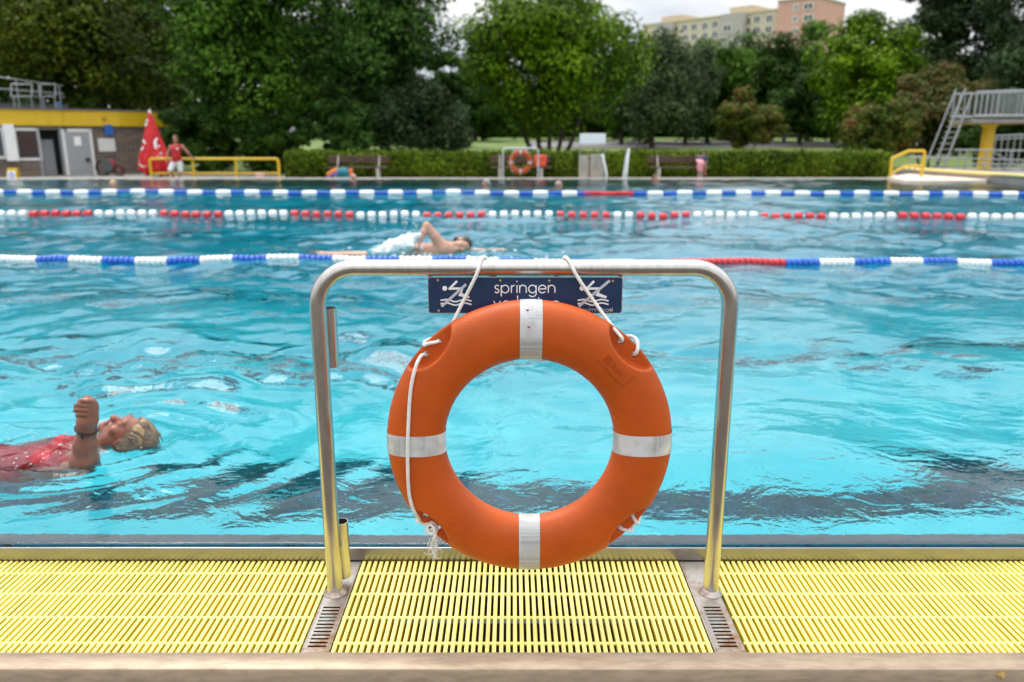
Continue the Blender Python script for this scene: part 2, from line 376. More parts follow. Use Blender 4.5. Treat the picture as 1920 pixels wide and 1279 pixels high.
# ------------------------------------------------------------------ pool basin, water, deck (large structure)
LIPY0, LIPY1, FARY = 2.268, 2.345, 26.1
WZ = .047; DEPTH = 1.55; XW = 48.0
def ramp(x, a, b): t = np.clip((x - a) / (b - a), 0, 1); return t * t * (3 - 2 * t)
_rs = np.random.RandomState(5)
def sea(n, l0, l1, slope, spread, main):
    out = []
    for i in range(n):
        lam = math.exp(_rs.uniform(math.log(l0), math.log(l1))); th = math.radians(main) + _rs.normal(0, spread)
        out.append((2 * math.pi / lam * math.cos(th), 2 * math.pi / lam * math.sin(th), slope * lam / (2 * math.pi) / math.sqrt(n / 2), _rs.uniform(0, 6.28)))
    return out
WAVES = [(sea(26, .9, 3.2, .060, .8, 70), 0), (sea(36, .32, .9, .115, .9, 110), 1), (sea(44, .11, .32, .105, 1.3, 80), 2)]
SPOTS = [(-1.75, 3.1, 1.5, 1.5), (-1.05, 8.9, 1.5, 1.3), (-5.3, 25.2, 1.2, 1), (-.9, 22.2, 1.2, .8), (1.3, 22, 1.2, .8)]
def wave_z(x, y):
    z = np.zeros(np.broadcast(x, y).shape); wx = x + .10 * np.sin(1.7 * y + .6 * x) + .05 * np.sin(4.1 * y - 2.2 * x); wy = y + .10 * np.sin(1.3 * x + 1) + .05 * np.sin(3.7 * x + 1.9 * y)
    r = np.sqrt((x / 1.0) ** 2 + y * y)
    patch = .75 + .45 * np.sin(.7 * x + 1.1 * y) * np.sin(.9 * y - .5 * x + 1.3)
    calm = .32 + .68 * ramp(np.hypot((x - 1.0) / 2.2, (y - 2.9) / 1.6), .5, 1.25)      # smoother just behind the lifebuoy
    for ws, lv in WAVES:
        q = 0
        for kx, ky, a, ph in ws: q = q + a * np.sin(kx * wx + ky * wy + ph)
        z = z + q * (1 if lv == 0 else patch * calm * (1 + .8 * ramp(-x, -.2, 2.0) * ramp(-y, -8, -4.5)))
    for cx, cy2, rad, am in SPOTS:
        d = np.hypot(x - cx, (y - cy2) * 1.2); z = z + am * .0075 * np.sin(d * 24 - 1) * np.exp(-(d / rad) ** 2) + am * .005 * np.sin(d * 51 + 3 * np.sin(3 * x)) * np.exp(-(d / (.7 * rad)) ** 2)
    damp = (.06 + .94 * ramp(y, LIPY0, 2.9)) * (1 - .85 * ramp(y, 25.3, FARY))
    return WZ + z * damp * (1 - .35 * ramp(y, 11, 25))
def graded(a, b, s0, k):
    o = [a]
    while o[-1] < b: o.append(o[-1] + s0 + k * (o[-1] - a))
    o[-1] = b; return o
ys = np.array(graded(LIPY0 + .012, FARY - .01, .020, .0048))
xr = graded(0, XW, .034, .0065); xs = np.array([-q for q in xr[:0:-1]] + xr)
gx, gy = np.meshgrid(xs, ys); gz = wave_z(gx, gy)
nyv, nxv = gx.shape
top = np.stack([gx, gy, gz], -1).reshape(-1, 3)
ii = np.arange(nyv * nxv).reshape(nyv, nxv)
fq = [np.stack([ii[:-1, :-1], ii[:-1, 1:], ii[1:, 1:], ii[1:, :-1]], -1).reshape(-1, 4)]
rim = np.concatenate([ii[0, :], ii[1:, -1], ii[-1, -2::-1], ii[-2:0:-1, 0]])
low = top[rim].copy(); low[:, 2] = -3.7; b0 = len(top); lr = b0 + np.arange(len(rim))
fq.append(np.stack([rim, lr, np.roll(lr, -1), np.roll(rim, -1)], -1))
cen = b0 + len(rim); vv = np.concatenate([top, low, [[0, 14, -3.7]]])
tri = np.stack([lr, np.full(len(lr), cen), np.full(len(lr), cen), np.roll(lr, -1)], -1)
WATER = bpy.data.materials.new('pool_water'); WATER.use_nodes = True
t = WATER.node_tree; n = t.nodes; l = t.links; n.remove(n['Principled BSDF']); o_ = n['Material Output']
gl = n.new('ShaderNodeBsdfGlass'); gl.inputs['IOR'].default_value = 1.333; gl.inputs['Roughness'].default_value = 0.0; gl.inputs[0].default_value = (1, 1, 1, 1)
tc_ = n.new('ShaderNodeTexCoord'); mp_ = n.new('ShaderNodeMapping'); mp_.inputs['Scale'].default_value = (1, 1.25, 1); l.new(tc_.outputs['Object'], mp_.inputs[0])
z1 = n.new('ShaderNodeTexNoise'); z1.inputs['Scale'].default_value = 7; z1.inputs['Detail'].default_value = 3; z1.inputs['Distortion'].default_value = .8; l.new(mp_.outputs[0], z1.inputs['Vector'])
bp = n.new('ShaderNodeBump'); bp.inputs['Strength'].default_value = .7; bp.inputs['Distance'].default_value = .011; z2 = n.new('ShaderNodeTexNoise'); z2.inputs['Scale'].default_value = 24; z2.inputs['Detail'].default_value = 3; z2.inputs['Distortion'].default_value = .5; l.new(mp_.outputs[0], z2.inputs['Vector'])
ms_ = n.new('ShaderNodeMath'); ms_.operation = 'MULTIPLY_ADD'; ms_.inputs[1].default_value = .22; l.new(z2.outputs['Fac'], ms_.inputs[0]); l.new(z1.outputs['Fac'], ms_.inputs[2]); l.new(ms_.outputs[0], bp.inputs['Height']); l.new(bp.outputs[0], gl.inputs['Normal'])
l.new(gl.outputs[0], o_.inputs['Surface'])
va = n.new('ShaderNodeVolumeAbsorption'); va.inputs[0].default_value = (.05, .815, .872, 1); va.inputs[1].default_value = .56; l.new(va.outputs[0], o_.inputs['Volume'])
f4 = np.concatenate(fq); me = bpy.data.meshes.new('water')
faces = f4.tolist() + [[a, b, d] for a, b, c, d in tri.tolist()]
me.from_pydata(vv.tolist(), [], faces); me.update(); me.materials.append(WATER)
sm = np.zeros(len(me.polygons), bool); sm[:len(fq[0])] = True; me.polygons.foreach_set('use_smooth', sm)
water = link('water', me); water['kind'] = 'structure'

FLOORM = mat('pale_blue_pool_floor', (.33, .74, .79), .5, 0, scale=1.6, col2=(.60, .92, .93), lo=.38, hi=.62)
def grout(m, sx, sy, wline, dark):        # seams between the floor sheets
    t = m.node_tree; n = t.nodes; l = t.links; b = n['Principled BSDF']; src = b.inputs['Base Color'].links[0].from_socket
    tc_ = n.new('ShaderNodeTexCoord'); br = n.new('ShaderNodeTexBrick'); br.offset = 0
    br.inputs['Scale'].default_value = 1; br.inputs['Brick Width'].default_value = sx; br.inputs['Row Height'].default_value = sy; br.inputs['Mortar Size'].default_value = wline; br.inputs['Mortar Smooth'].default_value = .3
    l.new(tc_.outputs['Object'], br.inputs['Vector']); mx = n.new('ShaderNodeMix'); mx.data_type = 'RGBA'; mx.inputs[7].default_value = (*dark, 1)
    l.new(br.outputs['Fac'], mx.inputs[0]); l.new(src, mx.inputs[6]); l.new(mx.outputs[2], b.inputs['Base Color'])
grout(FLOORM, 1.5, 2.4, .008, (.24, .55, .62))
FY_ = [LIPY0 - .3, 5.2, 12.0, FARY + .3]; FZ_ = [-DEPTH, -DEPTH, -3.6, -3.6]       # the floor drops to the deep end at the far side
def floor_z(y): return float(np.interp(y, FY_, FZ_))
m = MB(); m.add([(x, y, z - e) for e in (0, .04) for y, z in zip(FY_, FZ_) for x in (-XW - 1, XW + 1)], [[2 * i, 2 * i + 1, 2 * i + 3, 2 * i + 2] for i in range(3)] + [[8 + 2 * i + 2, 8 + 2 * i + 3, 8 + 2 * i + 1, 8 + 2 * i] for i in range(3)])
struct('pool_floor', m, FLOORM)
LINEM = mat('dark_mosaic_line', (.012, .030, .040), .5)
t = LINEM.node_tree; n = t.nodes; l = t.links; tc_ = n.new('ShaderNodeTexCoord'); vo = n.new('ShaderNodeTexVoronoi'); vo.inputs['Scale'].default_value = 38; vo.inputs['Randomness'].default_value = .15
l.new(tc_.outputs['Object'], vo.inputs[0]); sp_ = n.new('ShaderNodeSeparateColor'); l.new(vo.outputs['Color'], sp_.inputs[0]); r = n.new('ShaderNodeValToRGB'); r.color_ramp.elements[0].color = (.006, .016, .022, 1); r.color_ramp.elements[1].color = (.06, .24, .10, 1)
for p_, c_0 in ((.55, (.014, .036, .046, 1)), (.74, (.020, .085, .12, 1)), (.88, (.010, .13, .30, 1))): q_ = r.color_ramp.elements.new(p_); q_.color = c_0
l.new(sp_.outputs[0], r.inputs[0]); l.new(r.outputs[0], n['Principled BSDF'].inputs['Base Color'])
lines = MB()
for yy in (4.08, 6.65, 9.25, 11.85, 14.45, 17.05, 19.65, 22.25, 24.85):
    struct('floor_line', MB().add([(x, yy + d, floor_z(yy + d) + .006) for d in (-.17, .17) for x in (-XW + 1, XW - 1)], [[0, 1, 3, 2]]), LINEM)
wl = MB().box((0, LIPY1 + .02, -DEPTH / 2 - .02), (2 * XW + 2, .04, DEPTH + .02)); struct('pool_wall', wl, mat('pool_wall_steel', (.45, .72, .78), .4, .0, var=.05))
struct('pool_wall', MB().box((0, FARY + .02, -1.85), (2 * XW + 2, .04, 3.7)), mat('pool_wall_far', (.40, .66, .72), .4, 0, var=.05))
for sx in (-1, 1): struct('pool_wall', MB().box((sx * (XW + .02), 14.2, -1.85), (.04, 25, 3.8)), FLOORM)

# stainless overflow lip: an extruded profile with a rolled rim
prof = [(LIPY0, -.20), (LIPY0, .0375), (LIPY0 + .0008, .0402), (LIPY0 + .003, .0420), (LIPY0 + .008, .0420), (LIPY0 + .011, .0395), (LIPY0 + .012, -.20)]
lip = MB(); xsl = np.linspace(-9, 9, 61); vv_ = [(x, p[0], p[1]) for x in xsl for p in prof]; k = len(prof)
lip.add(vv_, [[i * k + j, (i + 1) * k + j, (i + 1) * k + j + 1, i * k + j + 1] for i in range(60) for j in range(k - 1)])
struct('pool_edge', lip, STEELX, smooth=50)
lg_ = MB(); pr_ = [(LIPY0 + .0125, .022), (LIPY0 + .045, .012), (LIPY1, .0), (LIPY1 + .046, -.006), (LIPY1 + .047, -.20)]; lg_.add([(x, p[0], p[1]) for x in (-9, 9) for p in pr_], [[i, 5 + i, 6 + i, 1 + i] for i in range(4)])
struct('pool_edge', lg_, mat('wet_steel_ledge', (.085, .10, .115), .5, .0, var=.1, scale=2))
# gutter channel under the grating
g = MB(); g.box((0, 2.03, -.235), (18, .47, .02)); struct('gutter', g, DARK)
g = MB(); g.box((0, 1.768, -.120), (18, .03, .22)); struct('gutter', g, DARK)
# channel support pipes seen through the slots
BM = MB().box((0, 1.7515, -.0685), (18, .0705, .163), bev=.0035); struct('kerb', BM, BEIGE, smooth=50)
struct('pool_deck', MB().box((0, -6.15, -.17), (60, 15.7, .04)), mat('brown_grey_deck', (.075, .06, .048), .8, 0, var=.12, scale=2))
# far edge of the pool and the far deck
fe = MB().box((0, FARY + .16, -.03), (2 * XW + 4, .24, .19), bev=.02); struct('pool_edge', fe, CONCP)
struct('pool_deck', MB().box((0, 30.2, -.13), (2 * XW + 4, 7.9, .08)), CONC)
# ground sheet to the horizon, rising behind the hedge
yy = [31.5, 34, 40, 46, 54, 63, 72, 90, 110, 130, 200, 400, 1500]; xx = [-1500, -300, -120, -62, -30, 0, 30, 62, 120, 300, 1500]
gv = [(x, y, terr(y) - .02 + (.0 if y > 33 else -.05)) for y in yy for x in xx]; kx = len(xx)
gf = [[j * kx + i, j * kx + i + 1, (j + 1) * kx + i + 1, (j + 1) * kx + i] for j in range(len(yy) - 1) for i in range(kx - 1)]
struct('lawn', MB().add(gv, gf), GRASS)
for sx in (-1, 1): struct('ground', MB().box((sx * 775, 3, -.40), (1450, 57, .2)), GRASS)
struct('ground', MB().box((0, -760, -.40), (3000, 1490, .2)), GRASS)
p0, p1 = 58.0, 71.0
pv = []
for x in np.linspace(1.4, 62, 20): pv += [(x, p0 + .6 * math.sin(x * .11), terr(p0 + .6 * math.sin(x * .11)) + .02), (x, p1 + .5 * math.sin(x * .13), terr(p1 + .5 * math.sin(x * .13)) + .02)]
struct('path', MB().add(pv, [[2 * i, 2 * i + 2, 2 * i + 3, 2 * i + 1] for i in range(19)]), PATH)

# ------------------------------------------------------------------ yellow overflow gratings
GY0, GY1 = 1.792, 2.262; PITCHX = .0182
def slat_mesh():
    wt, h = .0060, .026
    pr = [(-wt * .7, -h), (-wt * .95, -.004), (-wt * .85, -.001), (-wt * .55, 0), (wt * .55, 0), (wt * .85, -.001), (wt * .95, -.004), (wt * .7, -h)]; m = len(pr)
    v = [(p[0], y, p[1]) for y in (GY0, GY1) for p in pr]
    f = [[i, (i + 1) % m, m + (i + 1) % m, m + i] for i in range(m)] + [list(range(m))[::-1], [m + i for i in range(m)]]
    f = [q[::-1] for q in f]
    me = make_mesh('slat', v, f, [YPLAST, YGLARE], 40)
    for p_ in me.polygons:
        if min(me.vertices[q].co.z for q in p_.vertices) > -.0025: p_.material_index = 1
    return me
SLAT = slat_mesh()
def grate(x0, x1, label):
    t = thing('overflow_grate', label, 'grate', ((x0 + x1) / 2, (GY0 + GY1) / 2, -.03), 'yellow gratings over the gutter')
    n_ = int((x1 - x0 - .012) / PITCHX); off = (x1 - x0 - n_ * PITCHX) / 2
    lc = -np.array(t.location)
    for i in range(n_ + 1):
        j = random.uniform(-.0006, .0006); link('slat', SLAT, t, lc + V(x0 + off + i * PITCHX + j, random.uniform(-.0008, .0008), random.uniform(-.0004, .0003)))
    for y in (2.195, 2.082, 1.964, 1.847):
        m = MB(); m.tube([(x0 + .001, y, -.0068), (x1 - .001, y, -.0068)], .0052, 8); m.build('cross_rod', YGLARE, t, 60)
    return t
random.seed(3)
PLT = [(-.549, -.476), (.528, .609)]
grate(-2.75, PLT[0][0] - .003, 'yellow slatted overflow grating filling the deck edge left of the lifebuoy rail')
grate(PLT[0][1] + .003, PLT[1][0] - .003, 'short yellow slatted grating between the two rail posts, under the lifebuoy')
grate(PLT[1][1] + .003, 3.0, 'yellow slatted overflow grating filling the deck edge right of the lifebuoy rail')

# ------------------------------------------------------------------ slotted steel plates between the gratings
def plate(x0, x1, px_, label):
    t = thing('drain_plate', label, 'drain plate', ((x0 + x1) / 2, 2.03, -.03), 'steel plates under the rail posts')
    z0, z1 = -.0035, -.002; m = MB(); cx = (x0 + x1) / 2; a, b = cx - .024, cx + .024
    y = GY0 + .001; rows = []
    sl_ = [(1.826 + i * .0163, 1.826 + i * .0163 + .0074) for i in range(12)]
    for (s0, s1) in sl_: rows += [(y, s0, False), (s0, s1, True)]; y = s1
    rows.append((y, 2.261, False))
    for (r0, r1, hole) in rows:
        if not hole: m.box((cx, (r0 + r1) / 2, (z0 + z1) / 2), (x1 - x0 - .008, r1 - r0, z1 - z0))
        else:
            m.box(((x0 + .004 + a) / 2, (r0 + r1) / 2, (z0 + z1) / 2), (a - x0 - .004, r1 - r0, z1 - z0)); m.box(((x1 - .004 + b) / 2, (r0 + r1) / 2, (z0 + z1) / 2), (x1 - .004 - b, r1 - r0, z1 - z0))
    m.build('plate', RUST, t)
    f = MB()
    for sx, x in ((-1, x0 + .002), (1, x1 - .002)): f.tube([(x, GY0 + .001, -.0045), (x, 2.261, -.0045)], .0035, 8); f.box((x, (GY0 + 2.261) / 2, -.022), (.003, .448, .03))
    f.build('folded_edge', RUST, t, 60)
    return t
plate(*PLT[0], 0, 'rust stained slotted steel plate at the foot of the left rail post')
plate(*PLT[1], 0, 'rust stained slotted steel plate at the foot of the right rail post')

# ------------------------------------------------------------------ the stainless rail
RY, RR, XL, XR, ZB = 2.085, .0222, -.519, .583, .960
rail = thing('lifebuoy_rail', 'bent stainless steel tube frame standing at the near pool edge, carrying the lifebuoy', 'rail', (.033, RY, 0))
MB().tube(bend([(XL, RY, -.02), (XL, RY, ZB), (XR, RY, ZB), (XR, RY, -.02)], .105, 14), RR, 32).build('tube', STEEL, rail, 60)
for x in (XL, XR):
    pr = [(.0225, .012), (.0245, .0105), (.029, .004), (.033, .0005), (.034, -.001)]
    MB().lathe((x, RY, 0), (0, 0, 1), [(r, z) for r, z in pr[::-1]], 32).build('base_collar', RUST, rail, 50)
for z0, z1 in ((.674, .840), (.020, .199)):
    m = MB(); R, r = .0215, .0195; seg = 28; c = (XL + .015, RY + .056)
    m.lathe((c[0], c[1], 0), (0, 0, 1), [(r, z0), (R, z0), (R, z1), (r, z1), (r, z0)], seg)
    m.box((c[0] - .002, RY + .028, (z0 + z1) / 2), (.012, .018, .05)); m.build('pole_holder', STEEL, rail, 40)

# ------------------------------------------------------------------ the warning sign
SY = RY - .014
sg_c = at(984, 554, SY)
sign = thing('warning_sign', 'dark blue no jumping sign hung under the rail, half hidden by the lifebuoy', 'sign', (sg_c[0], SY, .862))
p0, p1 = at(801.5, 519.5, SY), at(1168.5, 519.5, SY); zb = at(960, 588, SY)[2]
def rrect(x0, x1, z0, z1, r, n=5):
    return arc(x1 - r, z1 - r, r, 0, 90, n) + arc(x0 + r, z1 - r, r, 90, 180, n) + arc(x0 + r, z0 + r, r, 180, 270, n) + arc(x1 - r, z0 + r, r, 270, 360, n)
def slab_xz(m, pts, y0, y1):
    k = len(pts); v = [(p[0], y0, p[1]) for p in pts] + [(p[0], y1, p[1]) for p in pts]
    return m.add(v, [list(range(k)), [k + i for i in range(k)][::-1]] + [[i, k + i, k + (i + 1) % k, (i + 1) % k] for i in range(k)])
m = MB(); slab_xz(m, rrect(p0[0], p1[0], zb, p0[2], .008), SY + .0015, SY + .005); m.build('edge_plate', STEELD, sign)
e = .0022; m = MB(); slab_xz(m, rrect(p0[0] + e, p1[0] - e, zb + e, p0[2] - e, .0065), SY, SY + .0025); m.build('panel', NAVY, sign)
for px in (806, 927, 1043, 1163):
    q = at(px, 516, SY + .003); MB().box((q[0], SY + .008, (p0[2] + ZB - .02) / 2 - .002), (.011, .005, .032)).build('bracket', RUST, sign)
def sfr(px, py, t): q = at(px, py, SY); return (q[0], SY - .0004 - t, q[2])
for (px, py) in ((821, 526), (938, 526.5), (1030, 527), (1149, 527.5), (822.5, 583), (1145, 583)):
    q = at(px, py, SY); MB().lathe((q[0], SY + .0005, q[2]), (0, -1, 0), [(.0036, 0), (.0036, .0012), (.0028, .0020), (.0014, .0022), (.0010, .0012), (0, .0012)], 14).build('screw', BRASS, sign, 40)
def glyph(ch):
    A = arc
    if ch == 's': return [A(.34, .75, .24, 20, 270, 12, .25) + A(.34, .25, .26, 90, -160, 12, .25)], .62
    if ch == 'p': return [[(0, 1), (0, -.48)], A(.5, .5, .5, 0, 360, 26)], 1.05
    if ch == 'r': return [[(0, 1), (0, 0)], A(.42, .56, .42, 180, 90, 8)], .44
    if ch == 'i': return [[(0, 1), (0, 0)], [(0, 1.42), (0, 1.58)]], .06
    if ch == 'n': return [[(0, 1), (0, 0)], A(.44, .56, .44, 180, 0, 16) + [(.88, 0)]], .9
    if ch == 'h': return [[(0, 1.7), (0, 0)], A(.44, .56, .44, 180, 0, 16) + [(.88, 0)]], .9
    if ch == 'm': return [[(0, 1), (0, 0)], A(.36, .62, .36, 180, 0, 12) + [(.72, 0)], A(1.08, .62, .36, 180, 0, 12) + [(1.44, 0)]], 1.46
    if ch == 'g': return [A(.5, .5, .5, 0, 360, 26), [(1, 1), (1, -.1)] + A(.5, -.08, .5, 0, -150, 12, .42)], 1.02
    if ch == 'e': return [[(0, .52), (1, .52)] + A(.5, .5, .5, 5, 318, 24)], 1.0
    if ch == 'v': return [[(0, 1), (.42, 0), (.84, 1)]], .84
    if ch == 'w': return [[(0, 1), (.35, 0), (.7, 1), (1.05, 0), (1.4, 1)]], 1.4
    if ch in 'oa': return [A(.5, .5, .5, 0, 360, 26)] + ([[(1, 1), (1, 0)]] if ch == 'a' else []), 1.02
    if ch == 'b': return [[(0, 1.7), (0, 0)], A(.5, .5, .5, 0, 360, 26)], 1.02
    if ch == 'd': return [[(1, 1.7), (1, 0)], A(.5, .5, .5, 0, 360, 26)], 1.02
    if ch == 't': return [[(.2, 1.5), (.2, 0)], [(0, 1), (.45, 1)]], .45
    if ch == 'c': return [A(.5, .5, .5, 45, 315, 20)], .9
    if ch == 'y': return [[(0, 1), (.42, 0)], [(.84, 1), (.2, -.5)]], .84
    if ch == 'u': return [[(0, 1)] + A(.4, .4, .4, 180, 360, 12) + [(.8, 1)], [(.8, .4), (.8, 0)]], .84
    if ch == 'B': return [[(0, 0), (0, 1.5), (.45, 1.5)] + A(.45, 1.15, .35, 90, -90, 10) + [(0, .8), (.5, .8)] + A(.5, .4, .4, 90, -90, 10) + [(0, 0)]], .95
    if ch == 'P': return [[(0, 0), (0, 1.5), (.45, 1.5)] + A(.45, 1.1, .4, 90, -90, 10) + [(0, .7)]], .88
    return [], .5
def text_strokes(m, s, x, y, xh, wd, gap, fr, xs_=1.0, flip=-1):
    for ch in s:
        pl, w_ = glyph(ch)
        for q in pl: m.stroke([(x + a * xh * xs_, y + flip * b * xh) for a, b in q], wd, fr)
        x += (w_ + gap) * xh * xs_
    return x
m = MB(); text_strokes(m, 'springen', 927, 549, 14.2, 2.0, .30, sfr, .99); m.build('lettering', WPRINT, sign)
m = MB(); text_strokes(m, 'verboten', 926, 578.5, 14.2, 2.0, .30, sfr, .985); m.build('lettering', WPRINT, sign)
m = MB(); text_strokes(m, 'schwimmbad', 1076, 584, 4.9, .75, .28, sfr, 1.19); m.build('lettering', GPRINT, sign)
for ox in (0, 257):
    m = MB(); f0 = lambda x, y, t: sfr(x + ox, y, t)
    m.disc((834, 540.5), 4.6, f0)
    m.stroke([(842.5, 541.5), (857, 527)], 4.2, f0); m.stroke([(841, 541.5), (859, 541)], 4.0, f0)
    m.stroke([(849, 541), (868, 541), (862.5, 552), (880, 557.5)], 4.2, f0)
    for yy_ in (563, 569.5): m.stroke([(826, yy_), (831, yy_ - .5), (837, yy_ - 1.6), (843, yy_ - .6), (850, yy_ + 2.2), (856, yy_ + 2.6), (863, yy_ + .2), (870, yy_ - 1.6), (877, yy_ - .6), (884, yy_ + 1.5)], 2.6, f0)
    m.build('pictogram', WPRINT, sign)
    m = MB(); f1 = lambda x, y, t: sfr(x + ox, y, t + .0006); m.stroke([(828, 574.5), (886, 526)] if ox else [(828, 574.5), (874, 533)], 5.0, f1); m.build('prohibition_stroke', GPRINT, sign)

# ------------------------------------------------------------------ the lifebuoy
BY = 2.007; bc = at(992.5, 832, BY); BC = V(bc[0], BY, bc[2] + .013); RO = 265.5 / FPX * (BY * CP + (H - bc[2]) * SP); WR, WT, PE = .0775, .052, 2.35; RM = RO - WR
TABS = [45, 135, 222, 318]
def ring_sdf(x, y, z):
    rho = np.sqrt(x * x + z * z); a = np.abs(rho - RM) / WR; b = np.abs(y) / WT
    f = ((a ** PE + b ** PE) ** (1 / PE) - 1) * WT * .9
    for d in TABS:
        c, s = math.cos(math.radians(d)), math.sin(math.radians(d)); rad = x * c + z * s - (RO + .002); tan = -x * s + z * c
        q = (np.sqrt((rad / .050) ** 2 + (tan / .082) ** 2) - 1) * .042
        pk = np.maximum(q, .0065 - np.abs(y)); kk = .0035
        hh = np.clip(.5 - .5 * (f + pk) / kk, 0, 1); f = f * (1 - hh) - pk * hh + kk * hh * (1 - hh)
        for sg in (-1, 1):
            hc = RO - .021; hx, hz = c * hc - sg * .025 * s, s * hc + sg * .025 * c
            f = np.maximum(f, .0075 - np.sqrt((x - hx) ** 2 + (z - hz) ** 2))
    return f
h_ = .0034; n_ = int(2 * (RO + .012) / h_) + 1; my = int(2 * (WT + .012) / h_) + 1
ax_ = (np.arange(n_) - (n_ - 1) / 2) * h_; ay_ = (np.arange(my) - (my - 1) / 2) * h_
F = ring_sdf(ax_[:, None, None], ay_[None, :, None], ax_[None, None, :]).astype(np.float32)
v, f = surf_nets(F, np.array((ax_[0], ay_[0], ax_[0])), h_)
for _ in range(3):
    d0 = ring_sdf(v[:, 0], v[:, 1], v[:, 2]); ep = 4e-4; g = np.stack([ring_sdf(v[:, 0] + ep * (i == 0), v[:, 1] + ep * (i == 1), v[:, 2] + ep * (i == 2)) - d0 for i in range(3)], 1) / ep
    st = (d0 / np.maximum((g * g).sum(1), .2))[:, None] * g; v = v - np.clip(st, -.002, .002)
buoy = thing('lifebuoy', 'orange lifebuoy with four white bands hanging by a cord from the near rail', 'lifebuoy', BC)
link('ring', make_mesh('ring', v, f, ORANGE, 42), buoy)
def rprof(an):                            # superellipse cross-section point
    c, s = math.cos(an), math.sin(an); return RM + WR * math.copysign(abs(c) ** (2 / PE), c), WT * math.copysign(abs(s) ** (2 / PE), s)
TAPE = bpy.data.materials.new('reflective_tape'); TAPE.use_nodes = True
t = TAPE.node_tree; n = t.nodes; l = t.links; b = n['Principled BSDF']; b.inputs['Roughness'].default_value = .35
tc_ = n.new('ShaderNodeTexCoord'); vo = n.new('ShaderNodeTexVoronoi'); vo.inputs['Scale'].default_value = 300; vo.inputs['Randomness'].default_value = .12; l.new(tc_.outputs['Object'], vo.inputs[0])
r = n.new('ShaderNodeValToRGB'); r.color_ramp.elements[0].position = .25; r.color_ramp.elements[1].position = .52; r.color_ramp.elements[0].color = (.62, .62, .61, 1); r.color_ramp.elements[1].color = (.40, .40, .39, 1)
l.new(vo.outputs['Distance'], r.inputs[0])
z = n.new('ShaderNodeTexNoise'); z.inputs['Scale'].default_value = 11; z.inputs['Detail'].default_value = 6; l.new(tc_.outputs['Object'], z.inputs[0]); r2 = n.new('ShaderNodeValToRGB'); r2.color_ramp.elements[0].position = .45; r2.color_ramp.elements[1].position = .6
l.new(z.outputs[0], r2.inputs[0]); mx = n.new('ShaderNodeMix'); mx.data_type = 'RGBA'; mx.inputs[7].default_value = (.68, .68, .68, 1); l.new(r2.outputs[0], mx.inputs[0]); l.new(r.outputs[0], mx.inputs[6])
z3 = n.new('ShaderNodeTexNoise'); z3.inputs['Scale'].default_value = 60; z3.inputs['Detail'].default_value = 3; l.new(tc_.outputs['Object'], z3.inputs[0]); r3 = n.new('ShaderNodeValToRGB'); r3.color_ramp.elements[0].position = .70; r3.color_ramp.elements[1].position = .74; l.new(z3.outputs[0], r3.inputs[0])
mx2 = n.new('ShaderNodeMix'); mx2.data_type = 'RGBA'; mx2.inputs[7].default_value = (.22, .2, .18, 1); l.new(r3.outputs[0], mx2.inputs[0]); l.new(mx.outputs[2], mx2.inputs[6]); l.new(mx2.outputs[2], b.inputs['Base Color'])
b.inputs['Metallic'].default_value = .15
for deg in (89.6, 180.3, 270.2, 359.8):
    m = MB(); ns, nc = 6, 64; hw = .0285; vv_ = []
    for i in range(ns + 1):
        for k in range(nc):
            rr, yy_ = rprof(2 * math.pi * k / nc); nx_, ny_ = rr - RM, yy_; q = math.hypot(nx_, ny_); g = .0012; rr += g * nx_ / q; yy_ += g * ny_ / q
            s_ = -hw + 2 * hw * i / ns                       # parallel-sided: constant tangential offset
            a = math.radians(deg); vv_.append(BC + V(math.sqrt(max(0, rr * rr - s_ * s_)) * math.cos(a) - s_ * math.sin(a), yy_, math.sqrt(max(0, rr * rr - s_ * s_)) * math.sin(a) + s_ * math.cos(a)))
    fs = [[i * nc + k, (i + 1) * nc + k, (i + 1) * nc + (k + 1) % nc, i * nc + (k + 1) % nc] for i in range(ns) for k in range(nc)]
    m.add(vv_, fs); bo = m.build('reflective_band', TAPE, buoy, 60)
    if deg < 100:
        for (px, py) in ((989, 582), (992, 613.5)):
            q = at(px, py, BY); x, z_ = q[0] - BC[0], q[2] - BC[2]; aa = (math.hypot(x, z_) - RM) / WR
            # where the tape's surface is met by the line of sight
            for Yq in np.linspace(BY - .06, BY, 300):
                q = at(px, py, Yq)
                if ring_sdf(np.array(q[0] - BC[0]), np.array(q[1] - BC[1]), np.array(q[2] - BC[2])) < .0016: break
            s_ = MB(); s_.add([(q[0] + .0035 * math.cos(k) * (1 + .5 * math.sin(3 * k)), q[1] - .0006, q[2] + .0035 * math.sin(k) * (1 + .4 * math.cos(2 * k))) for k in np.linspace(0, 5.6, 9)], [list(range(9))[::-1]]); s_.build('torn_spot', ORANGE, bo)
def front(x, z):                           # y of the ring's front face at (x, z)
    rho = math.hypot(x, z); a = min(.999, abs(rho - RM) / WR); return -WT * (1 - a ** PE) ** (1 / PE)
